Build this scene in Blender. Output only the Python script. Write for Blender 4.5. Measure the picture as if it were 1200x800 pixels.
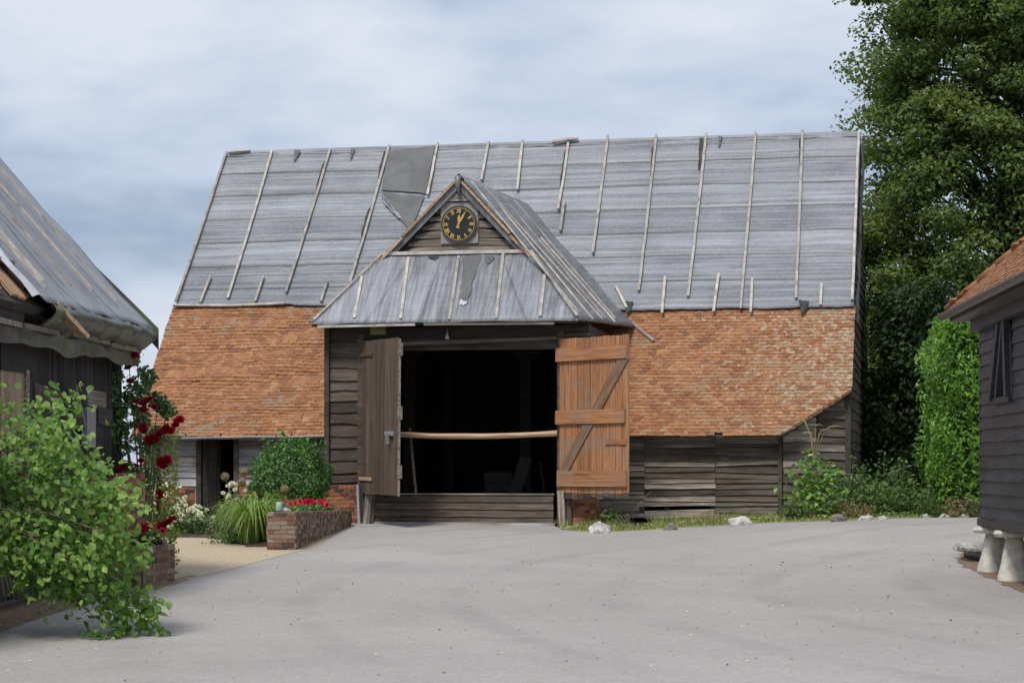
import bpy, bmesh, math, random
import numpy as np
from mathutils import Vector, Matrix, noise, Euler
R = math.radians
random.seed(7); rng = np.random.default_rng(7)
scene = bpy.context.scene
for o in list(bpy.data.objects): bpy.data.objects.remove(o)
COL = scene.collection

# ---------------------------------------------------------------- camera
EYE = 2.28
cd = bpy.data.cameras.new('camera'); cam = bpy.data.objects.new('camera', cd); COL.objects.link(cam)
cam.location = (0, 0, EYE); cam.rotation_euler = (R(90), 0, 0)
cd.sensor_width = 36; cd.lens = 73.3; cd.shift_y = 0.1217; cd.clip_start = 0.1; cd.clip_end = 6000
scene.camera = cam
scene.render.resolution_x = 1024; scene.render.resolution_y = 682
# ---------------------------------------------------------------- sky, sun, exposure
SUN_EL, SUN_AZ = R(56), R(205)          # azimuth clockwise from +Y: behind the camera, a little to the left
world = bpy.data.worlds.new('World'); scene.world = world; world.use_nodes = True
wn = world.node_tree.nodes; wl = world.node_tree.links; wn.clear()
wo = wn.new('ShaderNodeOutputWorld'); bg = wn.new('ShaderNodeBackground')
sky = wn.new('ShaderNodeTexSky'); sky.sky_type = 'NISHITA'; sky.sun_disc = False
sky.sun_elevation = SUN_EL; sky.sun_rotation = SUN_AZ; sky.air_density = 1.0; sky.dust_density = 1.5
tc = wn.new('ShaderNodeTexCoord')
mp = wn.new('ShaderNodeMapping'); mp.inputs['Scale'].default_value = (3.2, 3.2, 8.6); mp.inputs['Location'].default_value = (4.4, 1.0, 2.70)
wl.new(tc.outputs['Generated'], mp.inputs['Vector'])
nz = wn.new('ShaderNodeTexNoise'); nz.inputs['Scale'].default_value = 1.6; nz.inputs['Detail'].default_value = 9; nz.inputs['Roughness'].default_value = .54
nz.inputs['Distortion'].default_value = .15
wl.new(mp.outputs['Vector'], nz.inputs['Vector'])
cr = wn.new('ShaderNodeValToRGB'); e = cr.color_ramp.elements
e[0].position = .34; e[0].color = (1.65, 2.1, 2.8, 1)
e[1].position = .65; e[1].color = (3.75, 3.95, 4.35, 1)
m = e.new(.49); m.color = (2.75, 3.15, 3.85, 1)
wl.new(nz.outputs['Fac'], cr.inputs['Fac'])
mx = wn.new('ShaderNodeMixRGB'); mx.inputs['Fac'].default_value = .94
wl.new(sky.outputs['Color'], mx.inputs['Color1']); wl.new(cr.outputs['Color'], mx.inputs['Color2'])
wl.new(mx.outputs['Color'], bg.inputs['Color']); bg.inputs['Strength'].default_value = .10
wl.new(bg.outputs['Background'], wo.inputs['Surface'])
sd = bpy.data.lights.new('sun', 'SUN'); sd.energy = 1.5; sd.angle = R(14); sd.color = (1, .95, .88)
so = bpy.data.objects.new('sun', sd); COL.objects.link(so)
sdir = Vector((math.sin(SUN_AZ)*math.cos(SUN_EL), math.cos(SUN_AZ)*math.cos(SUN_EL), math.sin(SUN_EL)))
so.rotation_euler = sdir.to_track_quat('Z', 'Y').to_euler(); so.location = sdir*60
vs = scene.view_settings; vs.view_transform = 'Standard'; vs.look = 'None'; vs.exposure = 1.0; vs.gamma = 1; vs.use_curve_mapping = False

# ================================================================ materials
def mat(name):
    m = bpy.data.materials.new(name); m.use_nodes = True
    n = m.node_tree.nodes; l = m.node_tree.links
    return m, n, l, n['Principled BSDF']
def ramp(n, stops):
    r = n.new('ShaderNodeValToRGB'); e = r.color_ramp.elements
    e[0].position, e[0].color = stops[0][0], (*stops[0][1], 1)
    e[1].position, e[1].color = stops[-1][0], (*stops[-1][1], 1)
    for p, c in stops[1:-1]:
        k = e.new(p); k.color = (*c, 1)
    return r
def nmap(n, l, src, scale, loc=(0,0,0)):
    mp = n.new('ShaderNodeMapping'); mp.inputs['Scale'].default_value = scale; mp.inputs['Location'].default_value = loc
    l.new(src, mp.inputs['Vector']); return mp.outputs['Vector']
def ntex(n, l, vec, scale, detail=5, rough=.55, dist=0):
    t = n.new('ShaderNodeTexNoise'); t.inputs['Scale'].default_value = scale; t.inputs['Detail'].default_value = detail
    t.inputs['Roughness'].default_value = rough; t.inputs['Distortion'].default_value = dist
    if vec is not None: l.new(vec, t.inputs['Vector'])
    return t.outputs['Fac']
def math_(n, l, op, a, b, clamp=False):
    k = n.new('ShaderNodeMath'); k.operation = op; k.use_clamp = clamp
    for i, v in enumerate((a, b)):
        if isinstance(v, (int, float)): k.inputs[i].default_value = v
        elif v is not None: l.new(v, k.inputs[i])
    return k.outputs[0]
def mixc(n, l, fac, a, b, mode='MIX'):
    k = n.new('ShaderNodeMixRGB'); k.blend_type = mode
    for i, v in enumerate((fac, a, b)):
        if isinstance(v, (int, float)): k.inputs[i].default_value = v
        elif isinstance(v, tuple): k.inputs[i].default_value = (*v, 1)
        else: l.new(v, k.inputs[i])
    return k.outputs[0]
def remap(n, l, v, a, b, c=0., d=1.):
    k = n.new('ShaderNodeMapRange'); l.new(v, k.inputs[0])
    for i, x in enumerate((a, b, c, d)): k.inputs[i+1].default_value = x
    return k.outputs[0]
def bump(n, l, bs, h, strength=.3, dist=.02):
    b = n.new('ShaderNodeBump'); b.inputs['Strength'].default_value = strength; b.inputs['Distance'].default_value = dist
    l.new(h, b.inputs['Height']); l.new(b.outputs['Normal'], bs.inputs['Normal'])
def rnd(n, l):
    oi = n.new('ShaderNodeObjectInfo'); g = n.new('ShaderNodeNewGeometry')
    s = math_(n, l, 'ADD', oi.outputs['Random'], g.outputs['Random Per Island'])
    return math_(n, l, 'FRACT', s, 0), g.outputs['Position']

def wood(name, c_dark, c_mid, c_light, rough=.85, var=.5, grain=(1.2, 28, 28), weather=None, bs_=.5):
    m, n, l, b = mat(name); r, pos = rnd(n, l)
    t = n.new('ShaderNodeTexCoord'); off = n.new('ShaderNodeCombineXYZ')
    l.new(math_(n, l, 'MULTIPLY', r, 37.), off.inputs[0]); l.new(math_(n, l, 'MULTIPLY', r, 11.), off.inputs[2])
    av = n.new('ShaderNodeVectorMath'); l.new(t.outputs['Object'], av.inputs[0]); l.new(off.outputs[0], av.inputs[1])
    g1 = ntex(n, l, nmap(n, l, av.outputs[0], grain), 1.0, 7, .62, .6)
    c = ramp(n, [(.28, c_dark), (.5, c_mid), (.72, c_light)]); l.new(g1, c.inputs[0])
    br = remap(n, l, r, 0, 1, 1-var, 1+var)
    col = mixc(n, l, 1., c.outputs[0], br, 'MULTIPLY')
    if weather:
        w = ntex(n, l, nmap(n, l, pos, (.9, .9, 1.6)), 1.1, 6, .65)
        col = mixc(n, l, remap(n, l, w, .45, .68, 0, weather[1]), col, weather[0])
    l.new(col, b.inputs['Base Color']); b.inputs['Roughness'].default_value = rough
    bump(n, l, b, g1, bs_, .012); return m

M_dark = wood('dark weathered boards', (.018, .012, .009), (.062, .044, .032), (.135, .10, .076), var=.5, weather=((.19, .17, .15), .35))
M_grey = wood('silvered weatherboard', (.05, .039, .030), (.205, .172, .142), (.45, .405, .36), var=.6, weather=((.055, .046, .038), .6))
M_pale = wood('pale weatherboard', (.20, .195, .19), (.40, .395, .40), (.58, .58, .58), var=.2, weather=((.13, .12, .11), .7))
M_gable = wood('gable weatherboard', (.045, .036, .028), (.17, .14, .11), (.34, .30, .255), var=.35)
M_batten = wood('roof batten', (.20, .175, .15), (.38, .345, .31), (.52, .49, .46), var=.25, grain=(4, 4, 4))
M_new = wood('sawn timber', (.24, .15, .09), (.42, .28, .17), (.55, .40, .27), var=.2)
M_doorR = wood('orange stained door', (.16, .06, .022), (.34, .15, .062), (.47, .25, .13), var=.2, weather=((.24, .20, .17), .7), bs_=.35)
M_brace = wood('weathered brace', (.09, .045, .025), (.18, .10, .055), (.30, .19, .12), var=.2, weather=((.19, .17, .15), .5), bs_=.35)
M_doorL = wood('brown door', (.034, .020, .014), (.095, .062, .043), (.17, .12, .088), var=.3, weather=((.13, .08, .05), .5))
M_black = wood('black tarred board', (.007, .008, .011), (.020, .023, .029), (.052, .060, .074), rough=.5, var=.3, grain=(2., 26, 26), weather=((.085, .09, .10), .35))
M_tar = wood('tarred wall board', (.005, .004, .004), (.018, .014, .012), (.045, .036, .030), var=.5, weather=((.07, .06, .05), .3))
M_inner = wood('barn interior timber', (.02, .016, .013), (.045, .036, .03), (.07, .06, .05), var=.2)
M_deck = wood('roof deck board', (.15, .08, .04), (.33, .20, .11), (.46, .32, .21), var=.35)

def felt(name, axis, lo, hi, tone=.5, moss=False, rough=.55):
    m, n, l, b = mat(name); t = n.new('ShaderNodeTexCoord')
    sc = {'x': (.22, 13, 13), 'z': (11, .8, .8), 'i': (2, 2, 2)}[axis]
    st = ntex(n, l, nmap(n, l, t.outputs['Object'], sc), 1., 8, .72, .15)
    sc2 = {'x': (14, 14, 14), 'z': (3, 22, 22), 'i': (9, 9, 9)}[axis]
    weave = ntex(n, l, nmap(n, l, t.outputs['Object'], sc2), 1., 4, .7)
    big = ntex(n, l, nmap(n, l, t.outputs['Object'], (.7, .9, .9)), 1., 4, .55)
    v = math_(n, l, 'ADD', math_(n, l, 'MULTIPLY', st, .66), math_(n, l, 'MULTIPLY', weave, .17))
    v = math_(n, l, 'ADD', v, math_(n, l, 'MULTIPLY', big, .18))
    oi = n.new('ShaderNodeObjectInfo')
    v = math_(n, l, 'ADD', v, remap(n, l, oi.outputs['Random'], 0, 1, -.035, .035))
    mid = tuple(.55*a+.45*c for a, c in zip(lo, hi))
    c = ramp(n, [(tone-.13, lo), (tone, mid), (tone+.15, hi)]); l.new(v, c.inputs[0]); col = c.outputs[0]
    if moss:
        g = n.new('ShaderNodeNewGeometry')
        w = ntex(n, l, nmap(n, l, g.outputs['Position'], (3, 3, 1.5)), 1., 6, .7)
        col = mixc(n, l, remap(n, l, w, .44, .6, 0, .85), col, (.10, .115, .035))
    l.new(col, b.inputs['Base Color']); b.inputs['Roughness'].default_value = rough
    bump(n, l, b, math_(n, l, 'ADD', big, math_(n, l, 'MULTIPLY', weave, .25)), .2, .03); return m
M_felt = felt('grey roofing felt', 'x', (.10, .107, .124), (.375, .39, .42), .53)
M_feltp = felt('grey felt on porch', 'z', (.10, .107, .124), (.36, .375, .41), .53)
M_felts = felt('slick dark felt', 'z', (.075, .078, .085), (.22, .225, .235), .52, rough=.4)
M_feltl = felt('barn felt smooth', 'i', (.15, .155, .165), (.30, .305, .32), .5, rough=.45)
M_feltd = felt('old black felt', 'i', (.055, .057, .06), (.125, .127, .13), .5)
M_feltm = felt('mossy felt', 'i', (.018, .018, .019), (.12, .12, .123), .5, moss=True, rough=.4)
M_silver = felt('torn silver felt', 'i', (.35, .36, .38), (.6, .61, .63), .5, rough=.35)

def tile(name, lichen_x):
    m, n, l, b = mat(name); r, pos = rnd(n, l)
    c = ramp(n, [(0, (.20, .09, .045)), (.12, (.275, .12, .052)), (.5, (.35, .158, .066)), (.88, (.405, .192, .083)), (1, (.45, .25, .13))]); l.new(r, c.inputs[0])
    fine = ntex(n, l, nmap(n, l, pos, (14, 14, 14)), 1., 5, .7)
    col = mixc(n, l, remap(n, l, fine, .3, .7, .55, 0), c.outputs[0], (.14, .06, .035))
    w = ntex(n, l, nmap(n, l, pos, (.55, .55, .9)), 1.2, 5, .6)
    spots = math_(n, l, 'ADD', w, math_(n, l, 'MULTIPLY', r, .22))
    if lichen_x:
        sx = n.new('ShaderNodeSeparateXYZ'); l.new(pos, sx.inputs[0])
        k = remap(n, l, sx.outputs[0], 1.5, 6.4, -.08, .085)
        col = mixc(n, l, remap(n, l, math_(n, l, 'ADD', spots, k), .66, .78, 0, .65), col, (.235, .18, .115))
        f2 = ntex(n, l, nmap(n, l, pos, (9, 9, 14)), 1., 3, .6)
        col = mixc(n, l, remap(n, l, math_(n, l, 'ADD', f2, k), .60, .68, 0, .75), col, (.42, .35, .25))
    else:
        sx = n.new('ShaderNodeSeparateXYZ'); l.new(pos, sx.inputs[0])
        k = math_(n, l, 'ADD', remap(n, l, sx.outputs[0], -8.5, -6.6, .10, 0), remap(n, l, sx.outputs[2], 5.0, 5.6, 0, .13))
        col = mixc(n, l, remap(n, l, math_(n, l, 'ADD', spots, k), .77, .86, 0, .8), col, (.22, .17, .115))
    l.new(col, b.inputs['Base Color']); b.inputs['Roughness'].default_value = .9
    bump(n, l, b, fine, .5, .008); return m
M_tileL = tile('clay tile', False); M_tileR = tile('lichened clay tile', True)

def speckle(name, stops, scale=18, rough=.95, bst=.5, bd=.01, isl=False, big=None):
    m, n, l, b = mat(name); r, pos = rnd(n, l)
    v = ntex(n, l, pos, scale, 6, .7)
    if isl: v = math_(n, l, 'ADD', math_(n, l, 'MULTIPLY', v, .5), math_(n, l, 'MULTIPLY', r, .5))
    c = ramp(n, stops); l.new(v, c.inputs[0]); col = c.outputs[0]
    if big:
        w = ntex(n, l, pos, big[0], 5, .6); col = mixc(n, l, remap(n, l, w, big[2], big[3], 0, big[4]), col, big[1])
    l.new(col, b.inputs['Base Color']); b.inputs['Roughness'].default_value = rough
    bump(n, l, b, v, bst, bd); return m
M_brick = speckle('red brick', [(.25, (.06, .035, .028)), (.36, (.17, .062, .032)), (.5, (.27, .095, .042)), (.68, (.36, .15, .07)), (.8, (.30, .22, .16))], 22, isl=True)
M_brickold = speckle('weathered brick', [(.22, (.06, .045, .038)), (.38, (.13, .072, .05)), (.55, (.21, .115, .075)), (.70, (.26, .19, .14)), (.85, (.36, .31, .27))], 20, isl=True)
M_mortar = speckle('lime mortar', [(.3, (.22, .19, .155)), (.7, (.40, .36, .30))], 30)
M_stone = speckle('staddle stone', [(.3, (.40, .37, .31)), (.5, (.58, .55, .48)), (.7, (.68, .66, .61))], 9, big=(4., (.17, .155, .13), .58, .75, .7))
M_flint = speckle('flint rock', [(.32, (.12, .11, .10)), (.5, (.42, .40, .37)), (.68, (.66, .64, .60))], 7)
M_rockd = speckle('brown rock', [(.3, (.06, .05, .045)), (.7, (.26, .22, .18))], 9)
M_soil = speckle('garden soil', [(.3, (.03, .02, .014)), (.7, (.10, .065, .04))], 12)
M_litter = speckle('leaf litter', [(.3, (.07, .05, .035)), (.5, (.19, .12, .07)), (.7, (.33, .25, .17))], 16)
M_gravel = speckle('cream gravel', [(.3, (.27, .20, .12)), (.5, (.46, .37, .245)), (.7, (.60, .52, .38))], 34, bst=.9, bd=.02)
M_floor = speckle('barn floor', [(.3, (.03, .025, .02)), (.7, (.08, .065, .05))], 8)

def asphalt():
    m, n, l, b = mat('pale worn asphalt'); r, pos = rnd(n, l)
    fine = ntex(n, l, nmap(n, l, pos, (60, 60, 60)), 1., 4, .8)
    c = ramp(n, [(.3, (.25, .232, .218)), (.5, (.33, .309, .292)), (.72, (.41, .385, .365))]); l.new(fine, c.inputs[0])
    mid = ntex(n, l, nmap(n, l, pos, (16, 9, 9)), 1., 5, .8)
    col = mixc(n, l, 1., c.outputs[0], remap(n, l, mid, .3, .7, .88, 1.12), 'MULTIPLY')
    big = ntex(n, l, nmap(n, l, pos, (.3, .3, 1)), 1., 7, .65, .5)
    col = mixc(n, l, 1., col, remap(n, l, big, .32, .68, .90, 1.09), 'MULTIPLY')
    wv = n.new('ShaderNodeTexWave'); wv.wave_type = 'RINGS'; wv.rings_direction = 'Z'; wv.inputs['Scale'].default_value = .16
    wv.inputs['Distortion'].default_value = 1.6; wv.inputs['Detail'].default_value = 5; wv.inputs['Detail Scale'].default_value = .8
    l.new(nmap(n, l, pos, (1, 1, 1), (-16, -26, 0)), wv.inputs['Vector'])
    brk = ntex(n, l, nmap(n, l, pos, (.5, .5, 1)), 1., 5, .6)
    col = mixc(n, l, math_(n, l, 'MULTIPLY', remap(n, l, wv.outputs['Fac'], .8, 1., 0, .36), remap(n, l, brk, .4, .62, 0, 1)), col, (.22, .205, .195))
    # small oil marks: faint darker blotches scattered at random over the road
    st = ntex(n, l, nmap(n, l, pos, (.9, 1.5, 1)), 1., 5, .6)
    col = mixc(n, l, remap(n, l, st, .66, .76, 0, .14), col, (.16, .15, .14))
    chip = ntex(n, l, nmap(n, l, pos, (7, 7, 7)), 1., 2, .5)
    col = mixc(n, l, remap(n, l, chip, .72, .76, 0, .5), col, (.46, .44, .42))
    l.new(col, b.inputs['Base Color']); b.inputs['Roughness'].default_value = .88
    bump(n, l, b, mid, .6, .012); return m
M_road = asphalt()
def grassmat(name, stops, sc=1.3):
    m, n, l, b = mat(name); r, pos = rnd(n, l)
    w = ntex(n, l, pos, sc, 5, .65); v = math_(n, l, 'ADD', math_(n, l, 'MULTIPLY', w, .75), math_(n, l, 'MULTIPLY', r, .3))
    c = ramp(n, stops); l.new(v, c.inputs[0]); l.new(c.outputs[0], b.inputs['Base Color']); b.inputs['Roughness'].default_value = .9
    return m
M_grass = grassmat('verge grass', [(.3, (.09, .155, .035)), (.5, (.19, .24, .065)), (.64, (.31, .31, .11)), (.8, (.44, .37, .19))])
M_ground = grassmat('meadow ground', [(.3, (.06, .07, .025)), (.5, (.14, .13, .055)), (.75, (.26, .21, .11))], 2.)

def leafm(name, stops, trans=.3, rough=.5, sc=.9, spec=.3):
    m, n, l, b = mat(name); r, pos = rnd(n, l)
    w = ntex(n, l, pos, sc, 3, .55)
    v = math_(n, l, 'ADD', math_(n, l, 'MULTIPLY', w, .6), math_(n, l, 'MULTIPLY', r, .4))
    c = ramp(n, stops); l.new(v, c.inputs[0]); l.new(c.outputs[0], b.inputs['Base Color'])
    b.inputs['Roughness'].default_value = rough; b.inputs['Specular IOR Level'].default_value = spec
    tr = n.new('ShaderNodeBsdfTranslucent'); br = mixc(n, l, 1., c.outputs[0], (1.5, 1.6, .7), 'MULTIPLY'); l.new(br, tr.inputs['Color'])
    mx = n.new('ShaderNodeMixShader'); mx.inputs[0].default_value = trans
    l.new(b.outputs[0], mx.inputs[1]); l.new(tr.outputs[0], mx.inputs[2]); l.new(mx.outputs[0], n['Material Output'].inputs['Surface'])
    return m
M_beech = leafm('beech leaf', [(.25, (.055, .095, .032)), (.5, (.115, .175, .05)), (.66, (.18, .23, .07)), (.8, (.26, .25, .085))], .42, .5, .5)
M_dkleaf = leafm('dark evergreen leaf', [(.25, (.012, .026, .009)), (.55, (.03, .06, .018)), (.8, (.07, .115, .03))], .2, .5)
M_laurel = leafm('laurel leaf', [(.25, (.06, .14, .022)), (.5, (.14, .29, .04)), (.75, (.26, .45, .085))], .28, .35, 1.6, .45)
M_shrub = leafm('shrub leaf', [(.25, (.03, .085, .018)), (.5, (.07, .17, .032)), (.75, (.14, .28, .06))], .25, .4, 2., .4)
M_front = leafm('broad leaf', [(.22, (.05, .125, .022)), (.42, (.115, .225, .042)), (.6, (.20, .33, .07)), (.8, (.36, .45, .13))], .4, .45, 1.5, .35)
M_rosel = leafm('rose leaf', [(.25, (.035, .08, .024)), (.5, (.08, .15, .045)), (.8, (.17, .26, .085))], .25, .45, 2.)
M_gold = leafm('golden box leaf', [(.25, (.10, .15, .02)), (.5, (.22, .27, .04)), (.8, (.38, .40, .08))], .25, .5, 2.)
M_nettle = leafm('nettle leaf', [(.25, (.04, .085, .022)), (.5, (.085, .16, .04)), (.8, (.18, .25, .075))], .25, .55, 1.5)
M_strap = leafm('strap leaf', [(.25, (.08, .16, .03)), (.5, (.17, .27, .055)), (.8, (.33, .40, .12))], .3, .4, 2.)
M_red = leafm('crimson petal', [(.2, (.20, .003, .010)), (.6, (.36, .006, .02)), (.9, (.52, .02, .04))], .15, .5, 4.)
M_pink = leafm('geranium petal', [(.2, (.45, .01, .05)), (.8, (.70, .04, .11))], .2, .5, 4.)
M_whitep = leafm('white petal', [(.2, (.60, .58, .48)), (.8, (.80, .79, .74))], .25, .5, 4.)
M_dry = leafm('dry seed head', [(.2, (.20, .15, .08)), (.8, (.40, .33, .19))], .2, .8, 4.)
M_purple = leafm('purple haze foliage', [(.2, (.10, .055, .05)), (.8, (.22, .15, .11))], .25, .6, 4.)
M_bark = wood('bark', (.02, .016, .012), (.06, .05, .04), (.12, .10, .08), grain=(9, 9, 2))
M_twig = wood('twig', (.06, .05, .03), (.14, .11, .07), (.22, .18, .12), grain=(9, 9, 9))

def plain(name, col, rough=.6, metal=0.):
    m, n, l, b = mat(name); r, pos = rnd(n, l)
    w = ntex(n, l, pos, 14, 4, .6)
    l.new(mixc(n, l, remap(n, l, w, .35, .7, 0, .5), col, tuple(c*.55 for c in col)), b.inputs['Base Color'])
    b.inputs['Roughness'].default_value = rough; b.inputs['Metallic'].default_value = metal; return m
M_gutter = plain('grey painted gutter', (.36, .37, .39), .5)
M_bgutter = plain('brown black gutter', (.075, .065, .062), .4)
M_iron = plain('rusty iron', (.10, .065, .045), .7, .3)
M_zinc = plain('zinc lock', (.42, .44, .47), .4, .6)
M_white = plain('white paint', (.66, .67, .68), .6)
M_plaque = plain('grey plaque', (.30, .285, .27), .8)
M_plaqued = plain('dark carved mark', (.12, .11, .10), .8)
M_cface = plain('black clock face', (.012, .012, .014), .5)
M_cring = plain('clock rim', (.05, .05, .055), .5)
M_gold_p = plain('gilt', (.62, .42, .12), .45, .2)
M_crate = plain('brown crate', (.045, .036, .032), .9)
M_plast = plain('black plastic', (.02, .02, .022), .4)
M_ochre = plain('ochre box', (.16, .13, .045), .7)
M_ply = wood('bare ply', (.20, .13, .085), (.34, .235, .16), (.45, .34, .25), grain=(6, 6, 1.2), var=.1)

# ================================================================ mesh helpers
def link(name, me, parent=None, mtx=None):
    o = bpy.data.objects.new(name, me); COL.objects.link(o)
    if parent: o.parent = parent
    if mtx is not None: o.matrix_local = mtx
    return o
def mk(V, F, m, smooth=False, name='mesh'):
    me = bpy.data.meshes.new(name)
    V = [tuple(map(float, v)) for v in V] if not isinstance(V, np.ndarray) else V.tolist()
    F = F.tolist() if isinstance(F, np.ndarray) else F
    me.from_pydata(V, [], F)
    if m: me.materials.append(m)
    if smooth: me.polygons.foreach_set('use_smooth', [True]*len(me.polygons))
    me.update(); return me
def thing(name, label, cat, loc=(0,0,0), rz=0., group=None, kind=None):
    o = bpy.data.objects.new(name, None); COL.objects.link(o); o.empty_display_size = .3
    o.location = loc; o.rotation_euler = (0, 0, rz); return tag(o, label, cat, group, kind)
def tag(o, label=None, cat=None, group=None, kind=None):
    if label: o['label'] = label
    if cat: o['category'] = cat
    if group: o['group'] = group
    if kind: o['kind'] = kind
    return o
class MB:
    def __init__(s): s.V = []; s.F = []
    def add(s, V, F):
        k = len(s.V); s.V += [tuple(v) for v in V]; s.F += [tuple(i+k for i in f) for f in F]; return s
    def box(s, x0, x1, y0, y1, z0, z1, mtx=None):
        V = [Vector((x, y, z)) for z in (z0, z1) for y in (y0, y1) for x in (x0, x1)]
        if mtx is not None: V = [mtx @ v for v in V]
        return s.add(V, [(0,2,3,1),(4,5,7,6),(0,1,5,4),(2,6,7,3),(0,4,6,2),(1,3,7,5)])
    def bar(s, a, b, w, h, up=(0,0,1)):
        a, b = Vector(a), Vector(b); x = (b-a).normalized(); up = Vector(up)
        y = up.cross(x)
        if y.length < 1e-4: y = Vector((0,1,0)).cross(x)
        y.normalize(); z = x.cross(y); V = []
        for p in (a, b):
            for sy, sz in ((-1,-1),(1,-1),(1,1),(-1,1)): V.append(p+y*(sy*w/2)+z*(sz*h/2))
        return s.add(V, [(3,2,1,0),(4,5,6,7),(0,1,5,4),(1,2,6,5),(2,3,7,6),(3,0,4,7)])
    def tube(s, pts, rad, n=8, cap=True):
        pts = [Vector(p) for p in pts]
        if isinstance(rad, (int, float)): rad = [rad]*len(pts)
        V = []; F = []
        for i, p in enumerate(pts):
            d = (pts[min(i+1, len(pts)-1)]-pts[max(i-1, 0)]).normalized()
            a = Vector((0,0,1)) if abs(d.z) < .9 else Vector((1,0,0))
            u = d.cross(a).normalized(); w = d.cross(u)
            for k in range(n):
                t = 2*math.pi*k/n; V.append(p+(u*math.cos(t)+w*math.sin(t))*rad[i])
        for i in range(len(pts)-1):
            for k in range(n): F.append((i*n+k, i*n+(k+1) % n, (i+1)*n+(k+1) % n, (i+1)*n+k))
        if cap: F.append(tuple(range(n-1, -1, -1))); F.append(tuple((len(pts)-1)*n+k for k in range(n)))
        return s.add(V, F)
    def prism(s, poly, y0, y1):            # polygon in x,z extruded along y
        n = len(poly); V = [(x, y0, z) for x, z in poly]+[(x, y1, z) for x, z in poly]
        return s.add(V, [tuple(range(n-1, -1, -1))[::-1], tuple(range(n, 2*n))[::-1]]+[(i, i+n, (i+1) % n+n, (i+1) % n) for i in range(n)])
    def grid(s, fn, nu, nv):
        k = len(s.V)
        for j in range(nv+1):
            for i in range(nu+1): s.V.append(tuple(fn(i/nu, j/nv)))
        for j in range(nv):
            for i in range(nu):
                a = k+j*(nu+1)+i; s.F.append((a, a+1, a+nu+2, a+nu+1))
        return s
    def mesh(s, m, smooth=False): return mk(s.V, s.F, m, smooth)
    def build(s, name, m, parent=None, smooth=False, mtx=None): return link(name, s.mesh(m, smooth), parent, mtx)
def frame(o, dx, up=(0,0,1)):
    x = Vector(dx).normalized(); z = Vector(up); y = z.cross(x).normalized(); z = x.cross(y)
    M = Matrix((x, y, z)).transposed().to_4x4(); M.translation = Vector(o); return M
def bevel(o, w, seg=1):
    b = o.modifiers.new('bevel', 'BEVEL'); b.width = w; b.segments = seg; b.limit_method = 'ANGLE'; return o
def board_mesh(L, h, th0, th1, m, rag=.012, top=None, ends=(0, 0)):
    # a plank along X, height h along Z; front face leans out from th1 (top) to th0 (bottom); top(x) may cut it
    n = max(2, int(L/.5)); V = []; F = []; ph = random.uniform(0, 50)
    for i in range(n+1):
        x = L*i/n
        dz = rag*noise.noise(Vector((x*1.3, ph, 0)))*1.6; dt = .35*rag*noise.noise(Vector((x*2, ph, 7)))
        x2 = x+(random.uniform(-1, 1)*rag*.8 if i in (0, n) else 0)
        hz = h if top is None else max(.01, min(h, top(x)))
        V += [(x2, -th0-dt, dz), (x, -th1-dt, hz+dz*.5), (x, 0, hz), (x2, 0, dz)]
    for i in range(n):
        a = i*4
        for k in range(4): F.append((a+k, a+4+k, a+4+(k+1) % 4, a+(k+1) % 4))
    F.append((0, 1, 2, 3)); F.append((n*4+3, n*4+2, n*4+1, n*4))
    return mk(V, [f[::-1] for f in F], m)
# bricks ---------------------------------------------------------------
def brick_mesh(L, m):
    me = MB().box(-L/2, L/2, -.012, .09, 0, .065).mesh(m)
    for v in me.vertices: v.co += Vector((random.uniform(-1,1)*.004, random.uniform(-1,1)*.004, random.uniform(-1,1)*.004))
    return me
def brick_face(parent, M, L, H, m, joined=False, backing=.1, top=None, shear=0.):
    """bricks on the face of frame M (x along, -y out), mortar block behind"""
    pool = [brick_mesh(.213, m) for _ in range(4)]; half = [brick_mesh(.10, m) for _ in range(2)]
    mb = MB(); nz = max(1, int(round(H/.075))); hz = H/nz
    for r in range(nz):
        x = 0.; k = 0; flem = (r % 2)
        while x < L-.03:
            full = ((k+flem) % 3 != 0); bl = .213 if full else .10
            w = min(bl, L-x)
            if w > .05:
                me = random.choice(pool if full else half); sc = w/bl
                T = M @ Matrix.Translation((x+w/2, random.uniform(-.006, .006), r*hz+.005+shear*(x+w/2))) @ Matrix.Rotation(random.uniform(-1,1)*.012, 4, 'Z') @ Matrix.Diagonal((sc, 1, (hz-.011)/.065, 1))
                if True:
                    if joined: mb.add([T @ v.co for v in me.vertices], [tuple(p.vertices) for p in me.polygons])
                    else: link('brick', me, parent, T)
            x += w+.011; k += 1
    if joined: tag(mb.build('bricks', m, parent), kind='stuff')
    if top is None: MB().box(.002, L-.002, .0, backing, .0, H-.004, M).build('mortar', M_mortar, parent)
    else:
        n = 12; V = []; F = []
        for i in range(n+1):
            x = L*i/n
            for y in (0, backing):
                V += [M @ Vector((x, y, 0)), M @ Vector((x, y, top(x)-.01))]
        for i in range(n):
            a = i*4; F += [(a, a+4, a+5, a+1), (a+2, a+3, a+7, a+6), (a+1, a+5, a+7, a+3)]
        MB().add(V, F).build('mortar', M_mortar, parent)
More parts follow.
